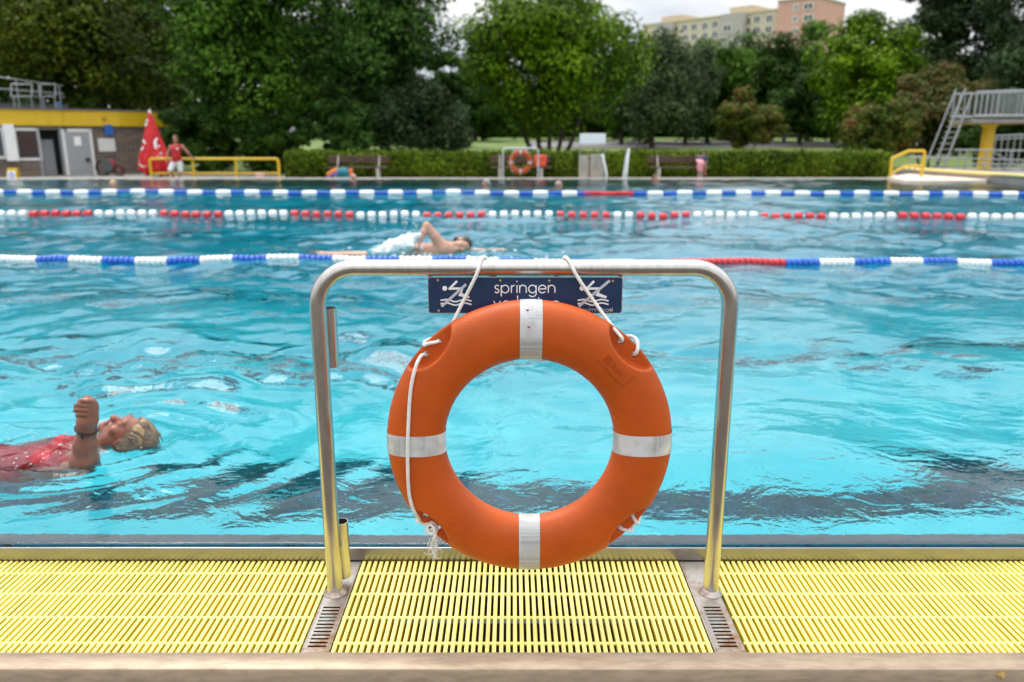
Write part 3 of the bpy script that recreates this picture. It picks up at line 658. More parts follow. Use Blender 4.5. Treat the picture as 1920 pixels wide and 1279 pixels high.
def ring_patch(cpx, cpy, ang, hw, hl, deco):
    q = at(cpx, cpy, BY - .05); cx, cz = q[0] - BC[0], q[2] - BC[2]; ca, sa = math.cos(ang), math.sin(ang)
    def fr(u, v_, t): x, z_ = cx + u * ca - v_ * sa, cz + u * sa + v_ * ca; return BC + V(x, front(x, z_) - t, z_)
    m = MB(); nu, nv = 14, 8; tt = .0026
    us = [-hl] + [(-hl + .0018) + (2 * hl - .0036) * i / nu for i in range(nu + 1)] + [hl]; vs_ = [-hw] + [(-hw + .0018) + (2 * hw - .0036) * i / nv for i in range(nv + 1)] + [hw]
    V_ = [fr(u, v_, tt if (0 < i < len(us) - 1 and 0 < j < len(vs_) - 1) else -.003) for i, u in enumerate(us) for j, v_ in enumerate(vs_)]; k = len(vs_)
    m.add(V_, [[i * k + j, (i + 1) * k + j, (i + 1) * k + j + 1, i * k + j + 1] for i in range(len(us) - 1) for j in range(k - 1)])
    pl = m.build('moulded_label', ORANGE, buoy, 25)
    if deco:
        m = MB(); f2 = lambda x, y, t: fr(x, y, tt + t * 2.4)
        text_strokes(m, 'PB', -hl + .013, -.0058, .0066, .0016, .3, f2, 1, 1); text_strokes(m, 'Buoy', -hl + .036, -.0055, .0078, .0017, .32, f2, 1, 1)
        m.stroke([(-hl + .009, -.010), (-hl + .029, -.010), (-hl + .029, .009), (-hl + .009, .009), (-hl + .009, -.010)], .0016, f2)
        m.build('moulded_lettering', ORANGE, pl)
    else:
        m = MB(); f2 = lambda x, y, t: fr(x, y, tt + t)
        for k in range(3): m.stroke(arc(.012, 0, .004 + .0025 * k, 30 + 60 * k, 150 + 60 * k, 6), .0012, f2)
        m.build('moulded_mark', ORANGE, pl)
ring_patch(1155, 689, math.radians(-47), .0225, .050, True)
ring_patch(843, 979, math.radians(-42), .0175, .043, False)

# cord: a twisted rope in lengths between the rail and the tabs
def rope(pts, r=.0056, parent=buoy, n=14):
    P = spline(pts, n); d = np.concatenate([[0], np.cumsum([np.linalg.norm(P[i + 1] - P[i]) for i in range(len(P) - 1)])]); k = max(8, int(d[-1] / .0045)); P = np.array(P)
    Q = [np.array([np.interp(s, d, P[:, i]) for i in range(3)]) for s in np.linspace(0, d[-1], k)]
    return MB().tube(Q, r, 12, True, 3, .13, 190).build('cord', WHITEROPE, parent, 180)
def tabpt(deg, sg, dy=0, out=-.021):
    c, s = math.cos(math.radians(deg)), math.sin(math.radians(deg)); hc = RO + out; return BC + V(c * hc - sg * .025 * s, dy, s * hc + sg * .025 * c)
xl, xr = at(906, 488, RY)[0], at(1061, 488, RY)[0]; rt = RR + .0047
# left: up behind the sign, over the bar, down in front to the upper left tab
rope([(xl + .03, 2.103, .885), (xl + .012, RY + rt + .001, ZB - .004), (xl + .003, RY + .012, ZB + rt - .002), (xl - .006, RY - .016, ZB + rt * .72), at(893, 516, RY - rt - .006), at(868, 566, 2.051), at(838, 622, 2.031), at(812, 634, 2.021), at(797, 641, 2.015), at(796, 648, 2.001), at(801, 645, 1.993), tabpt(135, -1, -.006), tabpt(135, -1, .02)], .0047)
rope([(xr - .03, 2.103, .885), (xr - .012, RY + rt + .001, ZB - .004), (xr - .003, RY + .012, ZB + rt - .002), (xr + .008, RY - .016, ZB + rt * .72), at(1083, 520, RY - rt - .006), at(1118, 571, 2.043), at(1148, 612, 2.007), at(1166, 634, 1.989), tabpt(45, 1, -.004), tabpt(45, 1, .02)], .0047)
rope([(xl + .03, 2.103, .885), (xl + .10, 2.110, .88), (xr - .10, 2.110, .88), (xr - .03, 2.103, .885)], .0047)
# right upper tab: from behind round the rim into the second hole
rope([tabpt(45, 1, .02), tabpt(45, .6, .022, .0), tabpt(45, .1, .012, .009), tabpt(45, -.35, -.006, .006), tabpt(45, -.85, -.015, -.010), tabpt(45, -1, -.004), tabpt(45, -1, .02)], .0049)
rope([tabpt(45, -1, .02), BC + V(.31, .055, .12), BC + V(.345, .06, -.05), BC + V(.30, .05, -.2), tabpt(318, 1.4, .03, .004), tabpt(318, .95, .012, .010), tabpt(318, .75, -.010, .002), tabpt(318, 1, -.004), tabpt(318, 1, .02)], .0047)
rope([tabpt(318, 1, .02), tabpt(318, .4, .024, .004), tabpt(318, -.1, .014, .010), tabpt(318, -.4, -.008, .006), tabpt(318, -1, -.004), tabpt(318, -1, .02)], .0047)
# left: out of the second hole, slack down the front of the ring to the lower left tab
ft = lambda px, py, e=.007: (lambda q: BC + V(q[0] - BC[0], front(q[0] - BC[0], q[2] - BC[2]) - e, q[2] - BC[2]))(at(px, py, BY - .03))
rope([tabpt(135, 1, .02), tabpt(135, 1, -.006), at(789, 668, 1.977), at(779, 690, 1.960), ft(772, 728), ft(768, 800, .008), ft(767, 860, .008), ft(769, 918, .007), at(775, 955, 1.967), at(786, 975, 1.987), tabpt(222, -1.2, -.012, .006), tabpt(222, -.9, .012, .008), tabpt(222, -.8, .018, -.012)], .0046)
k0 = at(805, 985, 1.987)
rope([tabpt(222, -.8, .018, -.012), tabpt(222, -.4, .014, .010), k0 + V(.006, -.008, .006), k0 + V(.016, -.014, -.010), k0 + V(.004, -.010, -.020), k0 + V(-.006, -.002, -.008), k0 + V(.006, .006, .006), k0 + V(.020, .0, -.004), k0 + V(.016, -.012, -.022), k0 + V(.014, -.010, -.040)], .0046)
rope([tabpt(222, 1, -.012), tabpt(222, .6, -.014, .004), tabpt(222, .2, -.012, .006), k0 + V(.018, -.006, -.008)], .0044)
rng = random.Random(8); m = MB(); fe_ = k0 + V(.014, -.010, -.034)
for i in range(34):
    a = V(rng.gauss(0, .004), rng.gauss(0, .004), rng.gauss(0, .004)); ln = rng.uniform(.018, .055); dx, dy = rng.gauss(.002, .006), rng.gauss(0, .005)
    m.tube(spline([fe_ + a, fe_ + a + V(dx * .4 + rng.gauss(0, .003), dy * .5, -ln * .5), fe_ + a + V(dx, dy, -ln), fe_ + a + V(dx + rng.gauss(0, .008), dy, -ln - rng.uniform(-.006, .008))], 4), .0007, 5)
m.build('frayed_end', WHITEROPE, buoy, 180)
# a dry leaf stuck on the front of the steel beam
q = at(1876, 1265, 1.7155); m = MB()
m.add([(q[0] - .0165, 1.7150, q[2] + .001), (q[0] - .002, 1.7112, q[2] + .012), (q[0] + .016, 1.7147, q[2] + .004), (q[0] + .006, 1.7112, q[2] - .011), (q[0], 1.7097, q[2]), (q[0] - .0165, 1.7155, q[2] + .001), (q[0] - .002, 1.7124, q[2] + .012), (q[0] + .016, 1.7155, q[2] + .004), (q[0] + .006, 1.7124, q[2] - .011), (q[0], 1.7117, q[2])], [[0, 4, 1], [1, 4, 2], [2, 4, 3], [3, 4, 0], [5, 6, 9], [6, 7, 9], [7, 8, 9], [8, 5, 9]])
tag(m.build('dry_leaf', mat('dry_leaf', (.52, .36, .12), .7, 0, var=.2, scale=90)), 'small dry tan leaf stuck to the front of the steel kerb', 'leaf')

# ------------------------------------------------------------------ lane ropes
def float_mesh(name, r, ln, mt, ribs=0):
    if ribs:
        pf = []
        for i in range(ribs):
            t0 = -ln / 2 + ln * i / ribs; dt = ln / ribs; pf += [(r * .62, t0), (r * .98, t0 + dt * .2), (r, t0 + dt * .5), (r * .98, t0 + dt * .8)]
        pf.append((r * .62, ln / 2))
    else: pf = [(r * .55, -ln / 2), (r * .88, -ln / 2 + ln * .04), (r, -ln * .28), (r, ln * .28), (r * .88, ln / 2 - ln * .04), (r * .55, ln / 2)]
    return make_mesh(name, np.array((MB().lathe((0, 0, 0), (1, 0, 0), pf, 14)).v), (MB().lathe((0, 0, 0), (1, 0, 0), pf, 14)).f, mt, 50)
def lane(label, y, zc, tilt, x0, x1, items):
    t = thing('lane_rope', label, 'lane rope', ((x0 + x1) / 2, y, zc), 'floating lane ropes across the pool'); c = np.array(t.location)
    MB().tube([(x, y + tilt * x, zc) for x in np.linspace(x0, x1, 30)], .006, 6).build('cable', CABLE, t)
    for x, me in items:
        wz = float(wave_z(np.array(x), np.array(y + tilt * x))) - WZ
        o = link('float', me, t, V(x, y + tilt * x, zc + wz * .45) - c); o.rotation_euler.x = random.uniform(0, 6); o.rotation_euler.z = math.atan(tilt) + random.uniform(-.03, .03)
pl = atz(0, 487.5, .06); pr_ = atz(1920, 492.5, .07)
y1 = (pl[1] + pr_[1]) / 2; tl1 = (pr_[1] - pl[1]) / (pr_[0] - pl[0])
pm = lambda px, y: (px - 960) / FPX * (y * CP + (H - .07) * SP)
W1, B1, R1 = (float_mesh('float', .048, .050, mt, 0) for mt in (WHITEP, BLUEP, REDP)); sp = .0575
segs = [(-440, 'W'), (-377, 'B'), (-315, 'W'), (-252, 'B'), (-190, 'W'), (-127, 'B'), (-65, 'W'), (-2, 'W'), (58, 'B'), (119, 'W'), (184, 'B'), (246, 'W'), (308, 'B'), (370, 'W'), (434, 'B'), (497, 'W'), (560, 'B'), (622, 'W'), (686, 'B'), (748, 'W'), (811, 'B'), (874, 'W'), (936, 'B'), (1000, 'W'), (1063, 'B'), (1126, 'W'), (1189, 'B'), (1255, 'R'), (1468, 'B'), (1530, 'W'), (1595, 'B'), (1660, 'W'), (1720, 'B'), (1782, 'W'), (1845, 'B'), (1907, 'W'), (1970, 'B'), (2032, 'W'), (2095, 'B'), (2158, 'W'), (2220, 'B'), (2283, 'W'), (2346, None)]
it = []
for (a, cl), (b_, _) in zip(segs[:-1], segs[1:]):
    xa, xb = pm(a, y1), pm(b_, y1); k = max(1, round((xb - xa) / sp))
    for i in range(k): it.append((xa + (i + .5) * (xb - xa) / k, {'W': W1, 'B': B1, 'R': R1}[cl]))
lane('nearest lane rope of blue and white discs with one long red stretch', y1, .060, tl1, pm(-460, y1), pm(2360, y1), it)
pl = atz(0, 400.5, .085); pr_ = atz(1920, 406.5, .085); y2 = (pl[1] + pr_[1]) / 2; tl2 = (pr_[1] - pl[1]) / (pr_[0] - pl[0])
W2, R2 = (float_mesh('float', .068, .118, mt) for mt in (WHITEP, REDP)); it = []
seq = [(-430, 'WR')]; cols = {}
bands = [(-470, -345, 'R'), (-345, -220, 'W'), (-220, -95, 'R'), (-95, 36, 'W'), (36, 162, 'R'), (162, 288, 'W'), (288, 413, 'R'), (413, 539, 'W'), (539, 664, 'R'), (664, 790, 'W'), (790, 913, 'R'), (913, 1040, 'W'), (1040, 1146, 'R'), (1146, 1189, 'W'), (1189, 1294, 'R'), (1294, 1418, 'W'), (1418, 1543, 'R'), (1543, 1670, 'W'), (1670, 1795, 'R'), (1795, 1925, 'W'), (1925, 2050, 'R'), (2050, 2175, 'W'), (2175, 2300, 'R'), (2300, 2420, 'W')]
for a, b_, cl in bands:
    k = max(1, round((b_ - a) / 21))
    for i in range(k): it.append((pm(a + (i + .5) * (b_ - a) / k, y2), W2 if cl == 'W' else R2))
lane('middle lane rope of spaced round red and white floats', y2, .072, tl2, pm(-470, y2), pm(2420, y2), it)
pl = atz(0, 360, .09); pr_ = atz(1920, 363, .09); y3 = (pl[1] + pr_[1]) / 2; tl3 = (pr_[1] - pl[1]) / (pr_[0] - pl[0])
u = lambda px: pm(px, y3)
W3 = float_mesh('float', .070, u(29) - u(0), WHITEP); B3 = float_mesh('float', .058, u(25) - u(0), BLUEP, 5); R3 = float_mesh('float', .058, u(31) - u(0), REDP, 6); it = []
px = -470
while px < 2400:
    if 1085 <= px < 1180:
        for k in range(3): it.append((u(1093 + 31.3 * (k + .5)), R3))
        px = 1187; it.append((u(px + 12), B3)); px += 26; continue
    it.append((u(px + 14.5), W3)); it.append((u(px + 42), B3)); px += 54.4
lane('farthest lane rope of long white floats and ribbed blue ones, near the far pool edge', y3, .075, tl3, u(-470), u(2420), it)

# ------------------------------------------------------------------ trees and hedge
def quads(P, Nn, size, rng, asp=1.35):
    n = len(P); Nn = Nn / np.maximum(1e-6, np.linalg.norm(Nn, axis=1))[:, None]
    R = rng.normal(size=(n, 3)); U = np.cross(Nn, R); U /= np.maximum(1e-6, np.linalg.norm(U, axis=1))[:, None]; W_ = np.cross(Nn, U)
    s = (size * rng.uniform(.6, 1.25, n))[:, None]; fold = Nn * s * .22
    v = np.stack([P - U * s * asp, P + W_ * s * .62 - fold, P + U * s * asp, P - W_ * s * .62 - fold], 1).reshape(-1, 3)
    return v, np.arange(4 * n).reshape(n, 4)
def leaf_cloud(cl, per, size, rng, flat=.8, up=.25, droop=0):
    Ps, Ns = [], []
    for (c, r) in cl:
        k = int(per * rng.uniform(.7, 1.3)); d = rng.normal(size=(k, 3)); d[:, 2] += up; d /= np.linalg.norm(d, axis=1)[:, None]
        rad = r * np.where(rng.rand(k) < .78, rng.uniform(.72, 1.05, k), rng.uniform(.3, .8, k)) * (1 + .16 * np.sin(5 * d[:, 0] + 3 * d[:, 2] + c[0] * 3))
        o = d * rad[:, None]; o[:, 2] *= flat
        if droop: o[:, 2] -= droop * r * np.abs(rng.normal(size=k)) * .6
        Ps.append(c + o); Ns.append(d + rng.normal(size=(k, 3)) * .38 + np.array((0, 0, .3)))
    return quads(np.concatenate(Ps), np.concatenate(Ns), size, rng)
LEAF = {
 'dark': leaf_mat('leaf_dark', (0.0028, 0.0103, 0.0010), (0.0523, 0.1190, 0.0098)),
 'olive': leaf_mat('leaf_olive', (0.0065, 0.0159, 0.0010), (0.1237, 0.1570, 0.0078)),
 'green': leaf_mat('leaf_green', (0.0047, 0.0197, 0.0014), (0.1220, 0.2623, 0.0220)),
 'blue': leaf_mat('leaf_bluegreen', (0.0042, 0.0159, 0.0029), (0.0878, 0.1952, 0.0293)),
 'bright': leaf_mat('leaf_bright', (0.0103, 0.0337, 0.0010), (0.1808, 0.3140, 0.0078)),
 'grey': leaf_mat('leaf_grey', (0.0140, 0.0281, 0.0086), (0.1380, 0.1951, 0.0781)),
 'darkgrey': leaf_mat('leaf_darkgrey', (0.0052, 0.0131, 0.0043), (0.0714, 0.1190, 0.0429)),
 'rust': leaf_mat('leaf_rust', (0.0112, 0.0281, 0.0029), (0.0952, 0.1475, 0.0176), .6, (0.1560, 0.0585, 0.0192)),
 'redbrown': leaf_mat('leaf_redbrown', (0.0122, 0.0234, 0.0038), (0.0809, 0.1094, 0.0195), .5, (0.1170, 0.0468, 0.0208)),
 'hedge': leaf_mat('leaf_hedge', (0.0075, 0.0206, 0.0014), (0.1713, 0.2569, 0.0137), .8)}
def tree(name, label, cat, kind, cx, ytop, ybot, hw, d, seed, n=60, per=150, leaf=.13, trunks=1, flat=.68, droop=0, cone=0, gap=.0, group='trees and shrubs behind the pool'):
    rng = np.random.RandomState(seed); rr = random.Random(seed)
    b = at(cx, 270, d); zt = at(cx, ytop, d)[2]; zb = max(at(cx, ybot, d)[2], terr(d) + .05); wx = hw / FPX * d / 1.03
    base = V(b[0], d, terr(d) - .05); t = thing(name, label, cat, base, group)
    cz, rz = (zt + zb) / 2, (zt - zb) / 2; cl = []
    rm = min(wx, rz)
    for i in range(n):
        q = rng.normal(size=3); q /= np.linalg.norm(q)
        if q[1] > .45: q[1] *= -1                      # few clumps on the far side
        s = rng.uniform(.55, .93) if i % 4 else rng.uniform(.1, .5)
        hx = wx * (1 - cone * (q[2] * s * .5 + .5)); r = rm * rng.uniform(.17, .44) * (1 - .45 * cone * (q[2] * s * .5 + .5))
        c = V(b[0] + q[0] * s * hx, d + q[1] * s * min(hx, 4.5), cz + q[2] * s * rz)
        cl.append((c, r))
    v, f = leaf_cloud(cl, per * 2, leaf * .70, rng, flat, .25, droop)
    link('crown', make_mesh('crown', v - base, f, LEAF[kind]), t)
    m = MB(); h = zb - base[2]; tw = max(.06, min(.35, rz * .05))
    if trunks == 1:
        bow = rr.uniform(-.2, .2) * wx * .3
        pth = spline([base, base + V(bow, 0, (cz - base[2]) * .5), V(b[0], d, cz), V(b[0], d, cz + rz * .6)], 4); m.tube(pth, np.linspace(tw, tw * .25, len(pth)), 9); srcs = [pth[len(pth) // 2]]
    else:
        srcs = []
        for k in range(trunks):
            a = (k - (trunks - 1) / 2) / trunks; top_ = V(b[0] + a * wx * 1.3, d + rr.uniform(-.5, .5), cz - rz * .1)
            pth = spline([base + V(a * .7, 0, 0), base + V(a * wx * .55, 0, h * .6), top_], 5); m.tube(pth, np.linspace(tw * .8, tw * .3, len(pth)), 8); srcs.append(pth[-3])
    for c, r in rr.sample(cl, min(14, len(cl))):
        s = min(srcs, key=lambda q: np.linalg.norm(q - c)); m.tube(spline([s, (s + c) / 2 + V(0, 0, -.15 * rm), c], 3), np.linspace(tw * .35, tw * .1, 7), 5)
    m.build('trunk', BARK, t, 60)
    return t
T = tree
T('tree', 'very dark tree at the top left corner behind the yellow roofed building', 'tree', 'dark', -10, -300, 330, 170, 40, 1, 80, 150, .15)
T('tree', 'olive leaved tree rising behind the roof of the pool building', 'tree', 'olive', 195, -130, 270, 165, 37, 2, 90, 150, .13)
T('tree', 'large mid green chestnut tree with lumpy crown in the left half', 'tree', 'green', 480, -280, 285, 165, 35.5, 3, 100, 170, .14)
T('tree', 'tall dark blue green tree just right of the large chestnut', 'tree', 'blue', 725, -170, 275, 145, 37.5, 4, 90, 160, .13)
T('bush', 'grey green drooping bush at the left edge of the lawn', 'bush', 'darkgrey', 795, 150, 305, 85, 34, 5, 50, 170, .10, 3, .8, .4)
T('tree', 'bright green spreading tree with several trunks in the middle of the lawn', 'tree', 'bright', 1030, -60, 258, 172, 44, 6, 120, 150, .15, 5)
T('conifer_tree', 'small dark conifer tip against the white sky', 'conifer', 'dark', 891, 66, 260, 26, 75, 7, 40, 90, .22, 1, .6, .2, .85)
T('tree', 'small rounded dark tree between the conifer tip and the blue green tree', 'tree', 'dark', 848, 75, 280, 44, 60, 8, 45, 110, .2)
T('willow_tree', 'silvery grey willow right of the bright green tree', 'willow', 'grey', 1222, 42, 265, 80, 58, 9, 60, 150, .17, 1, 1, .5)
T('tree', 'round green tree below the pale apartment block', 'tree', 'green', 1325, 66, 262, 88, 66, 10, 60, 130, .2)
T('tree', 'dark leaved tree below the joint of the pale and pink blocks', 'tree', 'dark', 1425, 44, 262, 92, 70, 11, 60, 130, .2)
T('tree', 'mid green tree in front of the pink apartment block', 'tree', 'green', 1512, 34, 262, 75, 72, 12, 55, 130, .2)
T('willow_tree', 'second silvery willow, between the first one and the round green tree', 'willow', 'grey', 1285, 66, 262, 60, 63, 39, 50, 150, .17, 1, 1, .5)
T('tree', 'mid green tree behind the right side of the bright green tree', 'tree', 'green', 1165, 70, 262, 62, 64, 40, 55, 130, .18)
T('tree', 'blue green tree between the light green tree and the pink block', 'tree', 'blue', 1560, 85, 262, 75, 66, 41, 55, 130, .18)
T('bush', 'rounded bush with reddish tips standing alone on the path edge', 'bush', 'rust', 1396, 172, 280, 80, 42, 13, 50, 170, .12, 3)
T('tree', 'fresh light green tree left of the tall dark trees at the right', 'tree', 'bright', 1608, 20, 275, 108, 52, 14, 80, 150, .17)
T('tree', 'tall dark grey green tree at the top right', 'tree', 'darkgrey', 1745, -230, 250, 118, 56, 15, 90, 150, .18)
T('tree', 'dark tree in the top right corner above the diving tower', 'tree', 'darkgrey', 1915, -250, 290, 118, 47, 16, 90, 150, .16)
T('shrub', 'large red brown shrub left of the diving tower', 'shrub', 'redbrown', 1745, 130, 300, 100, 36.5, 17, 70, 180, .10, 3)
T('shrub', 'green shrub with rusty tips at the right end of the hedge', 'shrub', 'rust', 1645, 182, 300, 68, 35, 18, 55, 180, .10, 3)
T('shrub', 'dark green shrub behind the diving tower stairs', 'shrub', 'dark', 1870, 170, 335, 110, 34.5, 19, 70, 180, .10, 2)
T('shrub', 'dark shrub beside the corner of the pool building', 'shrub', 'dark', 385, 190, 340, 75, 33.5, 20, 60, 170, .10, 2)
T('shrub', 'dark shrub behind the left end of the hedge', 'shrub', 'dark', 515, 215, 330, 70, 33.2, 21, 50, 170, .10, 2)
T('shrub', 'dark green shrub below the blue green tree', 'shrub', 'blue', 655, 185, 320, 90, 34.3, 22, 60, 170, .10, 2)
T('tree', 'shaded tree in the gap below the blue green tree and the grey bush', 'tree', 'dark', 640, 20, 285, 130, 47, 23, 60, 130, .18)
T('tree', 'shaded tree far back between the olive tree and the chestnut', 'tree', 'dark', 320, -80, 300, 120, 48, 24, 70, 130, .18)
T('tree', 'shaded tree at the far end of the lawn, left of the bright green tree', 'tree', 'dark', 905, 120, 258, 80, 74, 25, 50, 130, .22)
T('tree', 'shaded tree behind the bright green tree', 'tree', 'dark', 1090, 70, 258, 100, 76, 26, 55, 130, .22)
T('tree', 'low shaded tree under the silvery willow', 'tree', 'blue', 1215, 130, 258, 75, 68, 27, 50, 130, .2)
T('tree', 'low shaded tree behind the reddish bush', 'tree', 'dark', 1345, 150, 258, 90, 76, 28, 50, 130, .22)
T('tree', 'dark tree between the light green tree and the reddish bush', 'tree', 'dark', 1500, 130, 262, 75, 62, 29, 50, 130, .2)
T('tree', 'dark tree behind the red brown shrub', 'tree', 'dark', 1680, 110, 285, 90, 60, 30, 50, 130, .2)
T('tree', 'tree past the left edge behind the pool building', 'tree', 'dark', -260, -120, 330, 160, 42, 31, 50, 130, .18)
T('tree', 'tree past the right edge behind the diving tower', 'tree', 'dark', 2140, -100, 330, 150, 44, 32, 50, 130, .18)

# the far-off wood that closes every gap between the trees
rng = np.random.RandomState(9); cl = []
for px in np.arange(-420, 2400, 26):
    top_ = 40 if px < 780 else (165 if px < 1560 else 120)
    for k in range(7):
        y = 275 - (275 - top_) * (k + rng.rand()) / 7; D = rng.uniform(84, 92); q = at(px + rng.normal() * 12, y, D); cl.append((np.array((q[0], D, max(q[2], terr(D)))), rng.uniform(1.3, 2.1)))
v, f = leaf_cloud(cl, 80, .42, rng); o = link('woodland', make_mesh('woodland', v, f, LEAF['dark'])); o['kind'] = 'stuff'; o['label'] = 'dark far-off wood closing the park behind the trees'
HX0, HX1, HY0, HY1, HZ = at(535, 310, 29.2)[0], at(1668, 310, 29.2)[0], 29.05, 30.9, .80
rng = np.random.RandomState(77); n_ = 34000; P = np.zeros((n_, 3)); Q = np.zeros((n_, 3))
P[:, 0] = rng.uniform(HX0, HX1, n_); fr_ = rng.rand(n_)
bul = .10 * np.sin(P[:, 0] * 2.3) * np.sin(P[:, 0] * .83 + 1) + .04 * np.sin(P[:, 0] * 6.1)
fm = fr_ < .55
P[fm, 2] = rng.uniform(-.08, HZ, fm.sum()); P[fm, 1] = HY0 + bul[fm] - .10 * np.sin((P[fm, 2] + .08) / (HZ + .08) * 3.14) + rng.uniform(-.05, .2, fm.sum()); Q[fm] = (0, -1, .12)
P[~fm, 1] = rng.uniform(HY0, HY1, (~fm).sum()); P[~fm, 2] = HZ + .5 * bul[~fm] + .05 * np.sin(P[~fm, 1] * 5 + P[~fm, 0] * 3) + rng.uniform(-.12, .05, (~fm).sum()); Q[~fm] = (0, -.1, 1)
Q += rng.normal(size=(n_, 3)) * .6
hedge = thing('hedge', 'long clipped green hedge behind the benches at the far side of the pool', 'hedge', ((HX0 + HX1) / 2, 29.9, -.1))
v, f = quads(P, Q, .052, rng); o = link('foliage', make_mesh('foliage', v - wloc(hedge), f, LEAF['hedge']), hedge); o['kind'] = 'stuff'
MB().box(((HX0 + HX1) / 2, (HY0 + HY1) / 2 + .1, .30), (HX1 - HX0 - .2, HY1 - HY0 - .25, .82)).build('woody_core', mat('twig_mass', (.03, .03, .012), .9, 0, var=.4, scale=5), hedge)

# ------------------------------------------------------------------ apartment blocks above the trees
APB = mat('beige_facade', (.60, .52, .39), .8, 0, var=.05, scale=.5); APP = mat('pink_facade', (.60, .345, .28), .8, 0, var=.05, scale=.5); APG = mat('grey_facade', (.42, .395, .38), .8); APC = mat('cream_facade', (.54, .45, .31), .8)
GLASS = mat('dark_window_glass', (.05, .06, .08), .08, 0, spec=.8); FRAMEW = mat('window_frame_white', (.7, .7, .68), .5)
YR_ = 150.0; zR = at(1455, 20, YR_)[2]; dl = ray(1205, 50); YL_ = (zR - H) / (dl[2] / dl[1])
XR_ = at(1455, 40, YR_)[0]; XL_ = at(1205, 40, YL_)[0]; du = nrm(V(XR_ - XL_, YR_ - YL_, 0)); dn = V(du[1], -du[0], 0); ang = math.atan2(du[1], du[0])
def onwall(px, py, off=0):
    d = ray(px, py); p = V(XL_, YL_, 0) + dn * off; t = np.dot(p - V(0, 0, H) * 0, dn) / np.dot(d, dn); return V(0, 0, H) + d * (np.dot(p, dn) / np.dot(d, dn))
def slab(m, a, b, z0, z1, off, depth):       # a box whose front lies on the facade plane moved out by off
    c = (a + b) / 2; ln = abs(np.dot(b - a, du)); q = V(c[0], c[1], 0) - dn * (depth / 2); return m.box((q[0], q[1], (z0 + z1) / 2), (ln, depth, z1 - z0), ang)
def window(par, px, py, w_, h_, off=0):
    c = onwall(px, py, off); m = MB(); q = c + dn * .04
    for s in (-1, 1):
        e_1 = q + du * s * (w_ / 2 + .08); m.box((e_1[0], e_1[1], c[2]), (.16, .2, h_ + .3), ang); m.box((q[0], q[1], c[2] + s * (h_ / 2 + .08)), (w_, .2, .15), ang)
    m.box((q[0], q[1], c[2]), (.12, .14, h_), ang); f = m.build('window', FRAMEW, par)
    MB().box((c[0], c[1], c[2]), (w_ - .02, .12, h_ - .02), ang).build('pane', GLASS, f)
bb = thing('apartment_building', 'long cream apartment block with a grey stair tower rising above the trees', 'building', (onwall(1330, 60)[0], onwall(1330, 60)[1] + 6, terr(155)))
m = MB(); slab(m, onwall(1205, 50), onwall(1455, 50), 1, zR, 0, 11); m.build('wall', APB, bb)
m = MB(); a, b_ = onwall(1203, 50, .2), onwall(1455, 50, .2); slab(m, a, b_, zR, zR + .35, .2, 11.3); m.build('roof_edge', APC, bb)
m = MB(); slab(m, onwall(1351, 50, 1.5), onwall(1393, 50, 1.5), 1, onwall(1372, 25, 1.5)[2], 1.5, 9); m.build('stair_tower', APG, bb)
m = MB(); slab(m, onwall(1368, 30, -2), onwall(1412, 30, -2), zR - 1, onwall(1390, 12, -2)[2], -2, 6); m.build('roof_house', APC, bb)
m = MB(); slab(m, onwall(1240, 50, -2), onwall(1280, 50, -2), zR - 1, onwall(1260, 30, -2)[2], -2, 6); m.build('roof_house', APC, bb)
m = MB(); slab(m, onwall(1226, 50, .8), onwall(1262, 50, .8), 1, onwall(1245, 42, .8)[2], .8, 6); m.build('stair_tower', APG, bb)
for px, y in ((1284, 52.5), (1302, 51), (1322, 49), (1341, 46), (1420, 36.5), (1443, 35)): window(bb, px, y, 1.15, 1.1)
for px, y in ((1286, 71), (1302, 69.5), (1322, 67.5), (1341, 65), (1420, 57), (1441, 55.5)): window(bb, px, y, 1.15, 1.1)
window(bb, 1364, 53, 1.5, 1.0, 1.5)
for px, y in ((1402.5, 40), (1402.5, 59), (1268, 55)):
    c = onwall(px, y); MB().box((c[0], c[1], c[2]), (.7, .12, 1.0), ang).build('window', GLASS, bb)
pb = thing('apartment_building', 'salmon pink apartment block at the right end of the cream one', 'building', (onwall(1530, 60)[0], onwall(1530, 60)[1] + 6, terr(150)))
zP = onwall(1455, 5, 1.2)[2]; m = MB(); slab(m, onwall(1455.5, 50, 1.2), onwall(1528, 50, 1.2), 1, zP, 1.2, 11); m.build('wall', APP, pb)
m = MB(); slab(m, onwall(1454.5, 50, 1.35), onwall(1529, 50, 1.35), zP, zP + .3, 1.35, 11.2); m.build('roof_edge', APG, pb)
for px, y, w_ in ((1493, 14.5, .6), (1491, 36, .6), (1516, 12, 1.5), (1516, 33.5, 1.5), (1491, 58, .6), (1516, 55, 1.5)): window(pb, px, y, w_, .85, 1.2)

# ------------------------------------------------------------------ the pool building at the far left
BR = bpy.data.materials.new('brown_brick'); BR.use_nodes = True; t = BR.node_tree; n = t.nodes; l = t.links; tc_ = n.new('ShaderNodeTexCoord'); bk = n.new('ShaderNodeTexBrick')
bk.inputs['Color1'].default_value = (.19, .125, .085, 1); bk.inputs['Color2'].default_value = (.085, .060, .048, 1); bk.inputs['Mortar'].default_value = (.22, .20, .18, 1); bk.inputs['Scale'].default_value = 1; bk.inputs['Brick Width'].default_value = .25; bk.inputs['Row Height'].default_value = .08; bk.inputs['Mortar Size'].default_value = .010
mp_ = n.new('ShaderNodeMapping'); mp_.inputs['Rotation'].default_value = (math.radians(90), 0, 0); l.new(tc_.outputs['Object'], mp_.inputs[0]); l.new(mp_.outputs[0], bk.inputs[0]); l.new(bk.outputs[0], n['Principled BSDF'].inputs['Base Color']); n['Principled BSDF'].inputs['Roughness'].default_value = .85
